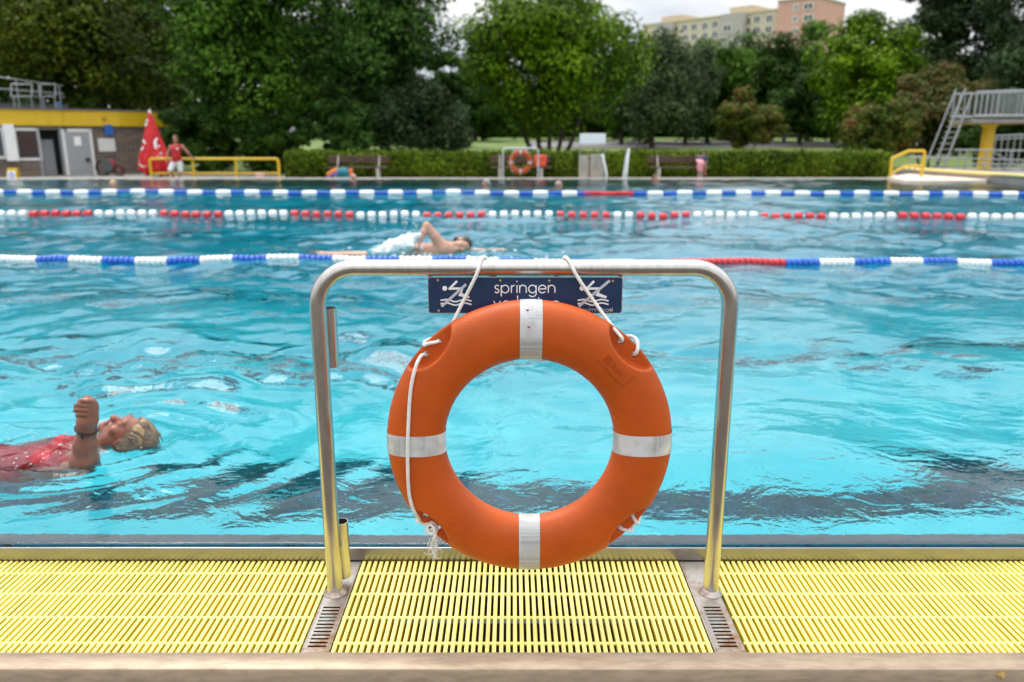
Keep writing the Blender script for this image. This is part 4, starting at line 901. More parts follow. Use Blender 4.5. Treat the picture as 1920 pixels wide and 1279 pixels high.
Bp = at(228, 285, 33.0)[:2]; Ap = at(0, 285, 30.2)[:2]; Cp = at(322, 285, 34.6)[:2]
bu = nrm(V(Bp[0] - Ap[0], Bp[1] - Ap[1], 0)); bn = V(bu[1], -bu[0], 0); bang = math.atan2(bu[1], bu[0])
cu = nrm(V(Cp[0] - Bp[0], Cp[1] - Bp[1], 0)); cn = V(cu[1], -cu[0], 0)
def onb(px, py, off=0):
    d = ray(px, py); p = V(Bp[0], Bp[1], 0) + bn * off; return V(0, 0, H) + d * (np.dot(p, bn) / np.dot(d, bn))
A0 = np.array(Bp) - bu[:2] * 16; Z0, ZF, ZT = -.12, onb(228, 237)[2], onb(228, 209)[2]
bk_ = np.array(Cp) + V(-bu[1], bu[0])[:2] * 6; A1 = A0 + V(-bu[1], bu[0])[:2] * 10
poly = [A0, np.array(Bp), np.array(Cp), bk_, A1]
ph = thing('pool_building', 'low brick pool building with yellow fascia at the far left', 'building', (Bp[0] - 4, Bp[1] + 2, Z0))
def bpiece(name, m_, px0, px1, y0, y1, off, th, par=ph, bev=0):
    a, b1 = onb(px0, (y0 + y1) / 2, off), onb(px1, (y0 + y1) / 2, off); z1, z0 = onb((px0 + px1) / 2, y0, off)[2], onb((px0 + px1) / 2, y1, off)[2]; z0 = max(z0, Z0)
    c = (a + b1) / 2 - bn * th / 2; return MB().box((c[0], c[1], (z0 + z1) / 2), (np.linalg.norm(b1 - a), th, z1 - z0), bang, bev).build(name, m_, par)
# walls leave the door opening free
DO = [onb(76, 300)[:2], onb(119, 300)[:2]]; zD = onb(98, 243)[2]
m = MB(); inn = V(-bu[1], bu[0])[:2] * .25
m.prism([A0, DO[0], DO[0] + inn, A0 + inn], Z0, ZF); m.prism([DO[1], np.array(Bp), np.array(Cp), np.array(Cp) + V(-.3, .2), np.array(Bp) + inn * 1.02, DO[1] + inn], Z0, ZF)
m.prism([DO[0] + bu[:2] * .002, DO[1] - bu[:2] * .002, DO[1] + inn, DO[0] + inn], zD, ZF - .002)
m.prism([np.array(Cp) + V(-.3, .2), np.array(Cp), bk_, A1, A1 + V(.2, -.2), bk_ - V(.2, .2)], Z0, ZF); m.build('wall', BR, ph)
rmw = MB(); q = onb(98, 300, -2.2); rmw.box((q[0], q[1], .8), (2.4, .06, 1.9), bang); rmw.build('inner_wall', GREYPAINT, ph)
fz = MB(); e1 = .10
o_a, o_b, o_c = A0 + bn[:2] * e1, np.array(Bp) + (bn + cn)[:2] * e1 * .7, np.array(Cp) + (cn + cu)[:2] * e1
for k, (s0, s1, nn) in enumerate(((o_a, onb(118, 222, e1)[:2], bn), (onb(118.6, 222, e1)[:2], o_b, bn), (o_b, o_c, cn))):
    MB().prism([s0, s1, s1 - nn[:2] * .08, s0 - nn[:2] * .08], ZF, ZT).build('fascia_panel', YPAINT, ph)
m = MB(); m.prism([p_ for p_ in (o_a + bn[:2] * .03, o_b + (bn + cn)[:2] * .02, o_c + cn[:2] * .03, bk_, A1)], ZT, ZT + .06); m.prism([A0 - bn[:2] * .1, np.array(Bp) - (bn + cn)[:2] * .05, np.array(Cp) - cn[:2] * .1 - cu[:2] * .1, bk_, A1], ZF, ZF + .04); m.build('roof', mat('roof_edge', (.12, .115, .11), .7), ph)
bpiece('window', FRAMEW, 28, 76, 240, 301, .04, .10); bpiece('pane', mat('red_dark_glass', (.045, .022, .022), .1), 33, 72, 245, 296, .045, .02, ph.children[-1])
bpiece('window_bay', WHITEPAINT, 10, 30, 233, 302, .35, .40); bpiece('window', FRAMEW, -26, 9, 240, 298, .06, .12); bpiece('pane', GLASS, -22, 5, 245, 293, .065, .02, ph.children[-1])
bpiece('door_frame', GREYPAINT, 73.5, 77.5, 240, 337, .05, .3); bpiece('door_frame', GREYPAINT, 117, 121, 240, 337, .05, .3); bpiece('inner_door', GREYPAINT, 80, 104, 262, 337, -.5, .06)
dr = bpiece('door', GREYPAINT, 126, 172, 247, 337, .16, .06); dfr = MB()
bpiece('door_frame', FRAMEW, 121.5, 126, 243, 337, .17, .12); bpiece('door_frame', FRAMEW, 172, 177, 243, 337, .17, .12); bpiece('door_frame', FRAMEW, 126, 172, 242, 247, .17, .12)
bpiece('door_notice', WHITEP, 139, 152, 256, 273, .17, .012, dr); bpiece('door_handle', BLACK, 162, 169, 296, 303, .24, .09, dr)
bpiece('blue_sign', mat('blue_sign_face', (.01, .11, .42), .4), 196.5, 212, 234, 254, .14, .03); bpiece('notice_board', mat('notice_face', (.66, .65, .62), .5), 184.5, 216, 259.5, 284, .05, .05)
q = onb(194, 223, .1); MB().lathe(q, bn, [(.07, 0), (.07, .05), (.05, .09), (0, .10)], 12).build('alarm_lamp', mat('amber_lamp', (.5, .15, .03), .3), ph, 50)
# roof railing and skylight
rt_ = MB(); zq = lambda px, py, off: onb(px, py, off)
for y0, y1 in ((144, 161), (170, 176)): rt_.tube([zq(-80, y0 - 10, -1.6), zq(118, y1, -1.6)], .025, 6)
for px in (-60, -10, 36, 77, 115): p = zq(px, 195, -1.6); rt_.tube([V(p[0], p[1], ZT), V(p[0], p[1], zq(px, 146 + px * .13, -1.6)[2])], .025, 6)
rt_.build('roof_railing', STEELD, ph, 60)
for (x0, x1, y0, y1) in ((21, 60, 158, 181), (76, 104, 158, 181)):
    m = MB(); c4 = [zq(x0, y0, -1.3), zq(x1, y0, -1.3), zq(x1, y1, -1.3), zq(x0, y1, -1.3)]
    for i in range(4): m.tube([c4[i], c4[(i + 1) % 4]], .03, 6)
    for xx_ in (x0 + 4, x1 - 2): p = zq(xx_, y1, -1.3); m.tube([p, V(p[0], p[1], ZT)], .025, 6)
    m.build('roof_frame', STEELD, ph, 60)
a = zq(0, 198, -1.9); b1 = zq(104, 198, -1.9); c = (a + b1) / 2; MB().box((c[0] - 1, c[1] + .5, ZT + .15), (np.linalg.norm(b1 - a) + 2, 1, .3), bang).build('skylight', mat('dark_roof_box', (.07, .07, .075), .4), ph)
p = zq(109, 198, -1.4); MB().box((p[0], p[1], ZT + .2), (.22, .22, .3), bang, .02).build('roof_vent', mat('blue_grey_box', (.10, .16, .26), .5), ph)

# ------------------------------------------------------------------ furniture on the far deck
DZ = -.09
def bench(label, px):
    c = at(px, 325, 28.3); t = thing('park_bench', label, 'bench', (c[0], 28.3, DZ), 'brown slatted benches in front of the hedge'); Lh = 1.05
    for y, z, tz in ((.28, .62, .10), (.31, .75, .10)): MB().box((c[0], 28.3 + y, DZ + z), (2 * Lh, .035, tz), 0, .008).build('back_slat', BROWNW, t)
    for y in (-.17, -.05, .07): MB().box((c[0], 28.3 + y, DZ + .42), (2 * Lh, .10, .04), 0, .008).build('seat_slat', BROWNW, t)
    for sx in (-.72, .72):
        m = MB(); m.box((c[0] + sx, 28.26, DZ + .2), (.10, .36, .398), 0, .01); m.box((c[0] + sx, 28.375, DZ + .42), (.06, .10, .06)); m.tube([V(c[0] + sx, 28.42, DZ + .40), V(c[0] + sx, 28.64, DZ + .82)], .03, 6); m.build('leg', CONCP, t)
    return t
bench('brown bench left of the middle, with colourful swim things at its left end', 671); bench('brown bench behind the far lifebuoy rail', 976); bench('brown bench right of the middle, with a person sitting on its right end', 1273)
# far lifebuoy rail, a twin of the near one
fx = at(976, 310, 26.25)[0]
r2_ = copy_tree(rail, (fx, 26.25, .06), math.pi, 'small distant stainless rail frame at the far pool edge, with an orange lifebuoy'); r2_.scale = (1.03, 1, .98)
for ch in r2_.children:
    if ch.name.startswith('tube'): ch.data = ch.data.copy(); ch.data.materials[0] = mat('sky_pale_tube', (.62, .63, .64), .5, .2)  # far tube lightened: bright sky reflection put into its base colour
s2_ = copy_tree(sign, (fx - .0, 26.25 - .025, .06 + sign.location.z * .98), math.pi, 'pale back of a small sign under the far rail')
b2_ = copy_tree(buoy, (fx, 26.15, .06 + (BC[2]) * .98), 0, 'distant orange lifebuoy with white bands hanging at the far pool edge')
for o in (r2_, b2_): o['group'] = 'rails with lifebuoys'
rail['group'] = 'rails with lifebuoys'; buoy['group'] = 'rails with lifebuoys'
c = at(1013, 320, 28.2); rf = thing('rescue_float', 'bright orange rescue float standing on the bench behind the far lifebuoy', 'float', (c[0], 28.2, DZ + .44))
m = MB(); m.box((c[0], 28.25, DZ + .44 + .20), (.42, .14, .40), 0, .04); m.build('cushion', mat('orange_red_foam', (.72, .09, .03), .6, 0, var=.1), rf, 40)
MB().tube([V(c[0] - .17, 28.16, DZ + .8), V(c[0], 28.15, DZ + .70), V(c[0] + .17, 28.16, DZ + .8)], .015, 6).build('strap', mat('dark_strap', (.3, .05, .03), .7), rf)
# white board on posts, pale cabinet, pool ladder
c = at(1111, 262, 26.7); bd = thing('information_board', 'blank white board on two thin posts above the pale cabinet', 'sign', (c[0], 26.7, -.1)); z0, z1 = at(1111, 270, 26.7)[2], at(1111, 250.5, 26.7)[2]
MB().box((c[0], 26.66, (z0 + z1) / 2), (.84, .05, z1 - z0), 0, .01).build('panel', WHITEPAINT, bd)
for sx in (-.40, .40): MB().tube([V(c[0] + sx, 26.70, -.1), V(c[0] + sx, 26.70, z1 - .03)], .018, 8).build('post', STEELD, bd, 60)
CAB = mat('weathered_pale_wood', (.40, .35, .29), .75, 0, var=.18, scale=3, stretch=(6, 6, 1)); cb = thing('storage_cabinet', 'pale weathered cabinet of two upright panels at the far pool edge', 'cabinet', (c[0], 26.55, -.1))
for px0, px1, yt in ((1086, 1103.5, 291), (1106.5, 1131, 289)):
    a, b1 = at(px0, 310, 26.5), at(px1, 310, 26.5); zt = at(px0, yt, 26.5)[2]; MB().box(((a[0] + b1[0]) / 2, 26.56, (zt - .1) / 2), (b1[0] - a[0], .12, zt + .1), 0, .012).build('panel', CAB, cb)
    MB().box(((a[0] + b1[0]) / 2 - .03, 26.49, zt * .55), (.03, .02, .26), 0, .004).build('handle', STEELD, cb)
a = at(1095, 310, 26.6); MB().box((c[0] - .02, 26.68, .26), (.70, .10, .70)).build('body', CAB, cb)
ld = thing('pool_ladder', 'pair of white tubular ladder handrails right of the pale cabinet', 'ladder', (at(1155, 320, 26.2)[0], 26.2, 0))
for px, lean, zt in ((1137, -.12, .80), (1174, .09, .97)):
    x = at(px, 320, 26.1)[0]; MB().tube(bend([V(x, 26.02, -.6), V(x, 26.02, .2), V(x + lean, 26.25, zt), V(x + lean * 1.1, 26.75, zt - .12), V(x - lean * .2, 26.72, -.1)], .07, 5), .030, 10).build('handrail', WHITEPAINT, ld, 60)
for k in range(3): MB().box((at(1155, 320, 26.1)[0], 25.99, -.15 - .28 * k), (.62, .10, .035), 0, .008).build('step', STEEL, ld)
# yellow railing
Yr = 28.2; yr = thing('yellow_railing', 'yellow tube railing in front of the red parasol and dark shrubs', 'railing', (at(404, 320, Yr)[0], Yr, DZ))
zt, zm = at(404, 298, Yr)[2], at(404, 325, Yr)[2]; xa, xb = at(283, 320, Yr)[0], at(523, 320, Yr)[0]
MB().tube(bend([V(xa, Yr, DZ), V(xa, Yr, zt), V(xb, Yr, zt), V(xb, Yr, DZ)], .09, 5), .048, 10).build('top_rail', YPAINT, yr, 60)
MB().tube([V(xa, Yr, zm), V(xb, Yr, zm)], .034, 8).build('middle_rail', YPAINT, yr, 60)
for px in (363, 443): x = at(px, 320, Yr)[0]; MB().tube([V(x, Yr, DZ), V(x, Yr, zt)], .040, 8).build('post', YPAINT, yr, 60)
# closed red parasol
PY = 28.75; pc = at(287, 270, PY); pa = thing('closed_parasol', 'closed red parasol with white printed rings beside the pool building', 'parasol', (pc[0], PY, DZ)); ztop, zlow = at(287, 210, PY)[2], at(287, 327, PY)[2]
MB().tube([V(pc[0] + .16, PY, DZ), V(pc[0] + .02, PY, ztop + .03)], .032, 10).build('pole', WHITEPAINT, pa, 60)
MB().lathe((pc[0] + .16, PY, DZ), (0, 0, 1), [(.30, 0), (.30, .05), (.26, .08), (.05, .09), (.05, .2)], 20).build('base', CONC, pa, 40)
hh_ = ztop - zlow
def pr_r(t): return np.interp(t, [0, .05, .25, .5, .75, .9, 1], [.03, .08, .19, .31, .44, .47, .40])
def pl_mod(an, t): return 1 + (.16 * math.cos(7 * an + 1.2 * math.sin(t * 2)) + .06 * math.cos(13 * an + 2)) * min(1, t / hh_ * 1.6)
pf = [(float(pr_r(k / 30)), hh_ * k / 30 + (0)) for k in range(31)]; m = MB(); m.lathe((pc[0], PY, ztop), (0, 0, -1), pf, 84, pl_mod); REDP_ = mat('red_canvas', (.56, .010, .014), .6, 0, var=.10, scale=3)
mv = np.array(m.v); k_ = mv[:, 2] < zlow + .12; an_ = np.arctan2(mv[:, 1] - PY, mv[:, 0] - pc[0]); mv[k_, 2] += .12 * np.sin(an_[k_] * 4 + 1) + .05; m.v = mv.tolist()
can = m.build('canopy', REDP_, pa, 60)
MB().lathe((pc[0], PY, ztop - .02), (0, 0, 1), [(.05, 0), (.045, .05), (.02, .09), (0, .1)], 10).build('finial', WHITEPAINT, pa, 50)
def psurf(px, py, t): # the canvas point met at this height, a touch proud of the folds
    q = at(px, py, PY); z = q[2]; s = np.clip((ztop - z) / hh_, 0, 1); x = np.clip(q[0] - pc[0], -.95 * pr_r(s), .95 * pr_r(s)); R = pr_r(s) * 1.13
    return V(pc[0] + x, PY - math.sqrt(max(1e-4, R * R - x * x)) - t * 4 - .01, z)
m = MB()
for (cx_, cy_, rx, ry, a0, a1) in ((272, 273, 8.5, 11, 20, 345), (303, 267, 8, 10, 0, 400), (277, 231, 4, 6, 0, 330), (309, 292, 4.5, 6, 40, 340), (268, 306, 3, 5, 60, 300)):
    m.stroke([(cx_ + rx * math.cos(math.radians(a0 + (a1 - a0) * i / 18)) * (.55 + .45 * (i % 19) / 18), cy_ + ry * math.sin(math.radians(a0 + (a1 - a0) * i / 18)) * (.55 + .45 * i / 18)) for i in range(19)], 3.4, psurf)
m.stroke([(297, 275), (303, 279), (311, 273)], 2.4, psurf); m.build('printed_ring', WPRINT, can)
m = MB(); m.stroke([(262, 302 + 1.2 * k) for k in range(1)] + [(263, 304), (272, 309), (281, 312), (288, 310)], 2.2, psurf); m.build('pale_hem', WPRINT, can)
# caution stand, bucket, hose trolley, garden hut, table
c = at(26, 332, 26.7); st = thing('caution_stand', 'small yellow folding floor stand with a white and blue panel at the far left', 'stand', (c[0], 26.7, -.09))
for s in (-1, 1):
    m = MB(); k0_ = [V(c[0] - .19, 26.7 + s * .13, -.09), V(c[0] + .19, 26.7 + s * .13, -.09), V(c[0] + .16, 26.7 + s * .012, .36), V(c[0] - .16, 26.7 + s * .012, .36)]; k1_ = [q + V(0, s * .02, 0) for q in k0_]
    m.add(k0_ + k1_, [[0, 1, 2, 3], [7, 6, 5, 4], [0, 4, 5, 1], [1, 5, 6, 2], [2, 6, 7, 3], [3, 7, 4, 0]]); m.build('board', YPAINT, st)
m = MB(); m.add([V(c[0] + sx * .13, 26.7 - .158 + .095 * tz - .003, -.09 + .45 * tz) for tz in (.16, .80) for sx in (-1, 1)], [[0, 1, 3, 2]]); m.build('face', WHITEP, st)
m = MB(); m.stroke([(c[0] + .06 * math.cos(k * .5), .13 + .08 * math.sin(k * .5)) for k in range(14)], .045, lambda x, z, t: V(x, 26.7 - .158 + .095 * (z + .09) / .45 - .006 - t, z)); m.build('printed_mark', BLUEP, st)
c = at(488, 331, 28.0); pk = thing('pink_bucket', 'pale pink bucket below the yellow railing', 'bucket', (c[0], 28.0, DZ)); MB().lathe((c[0], 28.0, DZ), (0, 0, 1), [(.13, 0), (.16, .22), (.175, .225), (.165, .235), (.15, .22), (.12, .02), (0, .02)], 18).build('body', mat('pink_plastic', (.70, .42, .42), .4), pk, 40)
MB().tube([V(c[0] + .17 * math.cos(a), 27.98 - .05 * math.sin(a), DZ + .22 - .06 * math.sin(a)) for a in np.linspace(0, math.pi, 9)], .006, 5).build('handle', STEELD, pk)
c = at(211, 318, 31.2); hr = thing('hose_trolley', 'black and red two wheeled hose trolley in front of the brick wall', 'hose trolley', (c[0], 31.2, -.09)); X0, Y0 = c[0], 31.2
for s, xx_, mt_ in ((1, X0 - .32, BLACK), (1, X0 + .30, mat('dark_red_rubber', (.09, .012, .012), .6))):
    m = MB(); rw = .30 if xx_ < X0 else .22; m.tube([V(xx_ + rw * .8 * math.cos(a), Y0 - .1, -.09 + rw + rw * .95 * math.sin(a)) for a in np.linspace(0, 2 * math.pi, 21)[:-1]], .05, 8, closed=True); m.build('wheel', mt_, hr, 60)
m = MB(); m.lathe((X0 - .12, Y0, .30), (0, 1, 0), [(.05, -.16), (.24, -.16), (.24, -.13), (.15, -.12), (.15, .12), (.24, .13), (.24, .16), (.05, .16)], 20); m.build('reel', mat('grey_reel', (.07, .075, .075), .5), hr, 40)
for k in range(3): MB().tube([V(X0 - .12 + (.17 + .02 * k) * math.cos(a), Y0 - .09 + .07 * k, .30 + (.17 + .02 * k) * math.sin(a)) for a in np.linspace(0, 2 * math.pi, 25)[:-1]], .022, 6, closed=True).build('hose_coil', REDC, hr, 60)
m = MB(); m.tube(bend([V(X0 - .3, Y0 + .1, -.05), V(X0 - .35, Y0 + .2, .62), V(X0 + .2, Y0 + .2, .62), V(X0 + .3, Y0 + .1, -.05)], .08, 4), .022, 8); m.tube([V(X0 - .34, Y0, .06), V(X0 + .32, Y0, .06)], .02, 6); m.build('frame', BLACK, hr, 60)
c = at(517, 268, 36.6); hu = thing('garden_hut', 'small white hut mostly hidden behind shrubs and trees', 'hut', (c[0], 36.6, -.05)); MB().box((c[0], 36.6, .7), (1.5, 1.4, 1.5)).build('wall', WHITEPAINT, hu)
m = MB(); m.add([(c[0] - .9, 35.8, 1.452), (c[0] + .9, 35.8, 1.452), (c[0] + .9, 37.4, 1.452), (c[0] - .9, 37.4, 1.452), (c[0] - .9, 36.6, 1.80), (c[0] + .9, 36.6, 1.80)], [[3, 2, 1, 0], [0, 1, 5, 4], [2, 3, 4, 5], [1, 2, 5], [3, 0, 4]]); m.build('roof', mat('hut_roof', (.35, .35, .36), .6), hu)
MB().box((c[0] + .2, 35.9, .75), (.6, .03, .6)).build('window', GLASS, hu)
c = at(1484, 262, 66); tb = thing('picnic_table', 'grey picnic table on the path beyond the reddish bush', 'table', (c[0], 66, terr(66))); zt = terr(66) + .74
MB().box((c[0], 66, zt), (1.9, .8, .07)).build('tabletop', CONC, tb)
for sx in (-.6, .6): MB().box((c[0] + sx, 66, zt - .39), (.14, .6, .7)).build('leg', CONC, tb)
for sy in (-.65, .65): MB().box((c[0], 66 + sy, zt - .30), (1.9, .28, .06)).build('seat', CONC, tb)

# ------------------------------------------------------------------ diving tower and its deck
dk0, dk1, dk2 = at(1698, 318, 28.2), at(1920, 333, 22.6), at(2180, 345, 18.6)
zdk = .26; poly = [dk0[:2], dk1[:2], dk2[:2], dk2[:2] + V(6, 4), dk0[:2] + V(16, 3), dk0[:2] + V(.4, 1.5)]
struct('diving_deck', MB().prism(poly, -.4, zdk), mat('grey_deck_side', (.24, .23, .22), .8, 0, var=.15, scale=2))
ey = MB(); s_ = [V(p_[0], p_[1], zdk + .035) for p_ in (dk0, (dk0 + dk1) / 2, dk1, dk2)]; ey.tube(s_, .055, 6); struct('deck_edge', ey, mat('pale_yellow_edge', (.72, .60, .22), .6))
pw = [atz(1664, 333, .10)[:2], atz(1700, 341.5, .08)[:2], atz(1790, 341, .08)[:2], atz(1850, 339, .10)[:2], dk0[:2] + V(3, -.3), dk0[:2] + V(.2, -.05)]
struct('pool_ledge', MB().prism(pw, -.5, .125), mat('pale_ledge', (.72, .58, .47), .7, 0, var=.05))
tw = thing('diving_tower', 'yellow column diving tower with steel railings and steep stairs at the far right', 'diving tower', (at(1847, 320, 28.6)[0], 28.6, zdk))
TY = 28.6; cxx = at(1849, 280, TY)[0]; zpl = at(1849, 233, TY)[2]; px2 = lambda px, y=230, Y=TY: at(px, y, Y)[0]
MB().lathe((cxx, TY, zdk), (0, 0, 1), [(.22, 0), (.21, .02), (.20, zpl - zdk - .10), (.29, zpl - zdk - .02), (.29, zpl - zdk)], 28).build('column', YPAINT, tw, 40)
a, b1 = px2(1795), px2(1990); m = MB(); m.box(((a + b1) / 2, TY - .2, zpl + .082), (b1 - a, 1.5, .115), 0, .02); m.build('platform', CONC, tw)
MB().box(((a + px2(1900)) / 2, TY - .2, zpl + .012), (px2(1900) - a, 1.0, .022)).build('bracket', YPAINT, tw)
zr0, zr1 = zpl + .25, at(1850, 170, TY - .9)[2]
for yy_ in (TY - .92, TY + .5):
    m = MB(); m.tube([V(a, yy_, zr1 - .04), V(b1, yy_, zr1 + .06)], .030, 8); m.tube([V(a, yy_, zr0), V(b1, yy_, zr0 + .02)], .045, 8); m.build('railing', STEELD, tw, 60)
    for k in range(int((b1 - a) / .19)): m = MB(); x = a + .05 + .19 * k; m.tube([V(x, yy_, zr0), V(x, yy_, zr1)], .022 if k % 4 else .03, 6); m.build('baluster', STEELD, tw, 60)
# steep stairs
sx0, sx1 = px2(1747, 315), px2(1797, 200); zs0, zs1 = zdk, zpl + .95
for yy_ in (TY - .75, TY - .15):
    MB().tube([V(sx0, yy_, zs0), V(sx1, yy_, zs1)], .035, 8).build('stringer', STEELD, tw, 60); MB().tube([V(sx0 - .28, yy_, zs0 + .25), V(sx1 - .24, yy_, zs1 + .2)], .028, 8).build('handrail', STEELD, tw, 60)
for k in range(11): t_ = (k + .6) / 13; MB().box((sx0 + (sx1 - sx0) * t_ - .03, TY - .45, zs0 + (zs1 - zs0) * t_), (.20, .62, .035)).build('tread', CONC, tw)
# railings on the deck
def rail_set(label, segs, posts, Y, r=.026):
    c = np.mean([at(s[0][0], s[0][1], Y) for s in segs], 0); t = thing('deck_railing', label, 'railing', (c[0], Y, zdk), 'steel railings around the diving tower')
    for s in segs: MB().tube([at(p_[0], p_[1], Y) for p_ in s], r, 8).build('rail', STEELD, t, 60)
    for px, y in posts: q = at(px, y, Y); MB().tube([V(q[0], Y, zdk), q], r * .9, 8).build('post', STEELD, t, 60)
rail_set('low steel railing along the front of the diving deck', [[(1704, 293.5), (1935, 301)], [(1790, 281), (1960, 283)], [(1806, 307), (1940, 309)]], [(1708, 293.5), (1718, 294), (1800, 281), (1814, 281), (1850, 281.5), (1896, 282), (1935, 282)], 26.9)
rail_set('steel railing of the lower platform behind the yellow column', [[(1862, 255), (2000, 250)], [(1862, 261), (2000, 256)]], [(1868, 255), (1880, 255), (1892, 254), (1904, 254), (1916, 253), (1930, 252)], 30.2)
m_ = thing('ramp_brace', 'slanting steel braces right of the yellow column', 'brace', (px2(1890, 300, 27.4), 27.4, zdk))
for p_, q_ in (((1862, 285), (1925, 320)), ((1862, 308), (1905, 326))): MB().tube([at(*p_, 27.4), at(*q_, 27.4)], .025, 8).build('tube', STEELD, m_, 60)
# yellow handrail at the ledge
Yh = 25.6; yh = thing('yellow_handrail', 'bent yellow handrail at the pale ledge in front of the diving tower', 'handrail', (at(1700, 330, Yh)[0], Yh, .1)); P_ = lambda px, y: at(px, y, Yh)
MB().tube(bend([P_(1667, 352), P_(1672, 297.5), P_(1704, 283), P_(1734.5, 283), P_(1724, 352)], .08, 5), .045, 10).build('tube', YPAINT, yh, 60)
MB().tube(bend([P_(1670.5, 325), P_(1700, 311), P_(1729, 311)], .08, 5), .038, 10).build('lower_tube', YPAINT, yh, 60)

# ------------------------------------------------------------------ people
HAIR_D = mat('dark_hair', (.018, .012, .010), .35, 0, var=.3, scale=60, stretch=(1, 1, 6)); HAIR_G = mat('grey_hair', (.28, .26, .25), .5, 0, var=.25, scale=60)
HAIR_B = mat('blond_hair', (.48, .30, .12), .5, 0, var=.3, scale=50); HAIR_N = mat('brown_hair', (.10, .055, .03), .5, 0, var=.3, scale=60)
HAIR_W = mat('wet_blond_grey_hair', (.24, .17, .10), .34, 0, scale=22, col2=(.09, .065, .055), lo=.40, hi=.66, stretch=(2, 5, 5), bump=.9, bscale=70)
SUIT = mat('wet_red_swimsuit', (.30, .006, .018), .40, 0, var=.3, scale=22, bump=.5, bscale=45, spec=.35)
NAVYC = mat('navy_shirt', (.045, .065, .14), .7); WHITEC = mat('pale_shorts', (.62, .62, .62), .7, 0, var=.05); PINKC = mat('pink_towel_cloth', (.68, .30, .34), .85, 0, var=.1, scale=8)
def head_prims(c, f, u, s=1.0, face=True):
    f = nrm(f); u = nrm(np.asarray(u, float) - f * np.dot(u, f)); r = np.cross(f, u); L_ = lambda a, b, d: np.asarray(c, float) + s * (f * a + r * b + u * d)
    A = [f, r, u]
    p = [e_(L_(-.012, 0, .030), np.array((.098, .077, .088)) * s, A), c_(L_(.030, 0, -.020), L_(.058, 0, -.078), .058 * s, .030 * s, .02 * s), c_(L_(.02, -.03, -.06), L_(.02, .03, -.06), .040 * s, .040 * s, .02 * s)]
    if face:
        p += [c_(L_(.082, 0, .018), L_(.106, 0, -.020), .010 * s, .0145 * s, .012 * s), c_(L_(.098, -.010, -.024), L_(.098, .010, -.024), .009 * s, .009 * s, .008 * s),
              c_(L_(.076, -.036, .040), L_(.076, .036, .040), .014 * s, .014 * s, .016 * s), e_(L_(.090, 0, -.050), np.array((.010, .024, .006)) * s, A, .006 * s), e_(L_(.088, 0, -.061), np.array((.010, .020, .007)) * s, A, .006 * s), e_(L_(.078, 0, -.084), np.array((.018, .020, .016)) * s, A, .012 * s)]
        for q in (-1, 1):
            p += [e_(L_(.094, q * .032, .018), np.array((.012, .016, .010)) * s, A, .012 * s, True), e_(L_(.074, q * .032, .017), np.array((.012, .013, .012)) * s, A, .004 * s), e_(L_(.058, q * .048, -.018), np.array((.020, .020, .018)) * s, A, .02 * s),
                  e_(L_(-.008, q * .079, -.004), np.array((.020, .008, .032)) * s, A, .008 * s), e_(L_(-.004, q * .086, -.002), np.array((.009, .006, .016)) * s, A, .006 * s, True)]
    return p, L_, A
def hair_obj(name, c, f, u, m_, parent, s=1.0, h=.008, back=.02, low=-.045, rip=None):
    p, L_, A = head_prims(c, f, u, s, False); hp = [e_(L_(-.020, 0, .034), np.array((.106, .086, .096)) * s, A), c_(L_(-.06, -.03, -.02), L_(-.06, .03, -.02), .055 * s, .055 * s, .03)]
    n1 = nrm(A[0] * 1.0 - A[2] * .75); return sdf_obj(name, hp, h, m_, parent, clips=[(L_(.050, 0, .052), n1), (L_(0, 0, low), -A[2] + A[0] * .35)], ripple=rip)
def hand_prims(w_, d, n_, s=1.0, curl=.5, side=1):
    # w_ wrist, d finger direction, n_ palm normal (the side the fingers curl to)
    d = nrm(d); n_ = nrm(np.asarray(n_, float) - d * np.dot(n_, d)); t_ = np.cross(d, n_) * side; Q = lambda a, b, e: np.asarray(w_, float) + s * (d * a + t_ * b + n_ * e)
    p = [c_(Q(.0, 0, 0), Q(.03, 0, 0), .024 * s, .026 * s), c_(Q(.035, -.022, 0), Q(.080, -.028, 0), .015 * s, .014 * s, .012), c_(Q(.035, .018, 0), Q(.082, .026, 0), .017 * s, .014 * s, .012), c_(Q(.03, 0, 0), Q(.085, 0, 0), .018 * s, .014 * s, .012)]
    for b, ln, r in ((-.030, .058, .0080), (-.011, .068, .0088), (.009, .074, .009), (.029, .066, .0088)):
        a = np.array((.084, b, 0.)); ang = 0
        for k, fr in enumerate((.45, .32, .23)):
            ang += curl * (.9, 1.1, .8)[k]; e = a + np.array((math.cos(ang), .06 * b / .03, math.sin(ang))) * ln * fr; p.append(c_(Q(*a), Q(*e), r * s * (1 - .06 * k), r * s * (.94 - .08 * k), .004)); a = e
    p += [c_(Q(.022, .028, .006), Q(.050, .050, .016), .015 * s, .011 * s, .010), c_(Q(.050, .050, .016), Q(.078, .050, .030), .0105 * s, .0085 * s, .004)]
    return p
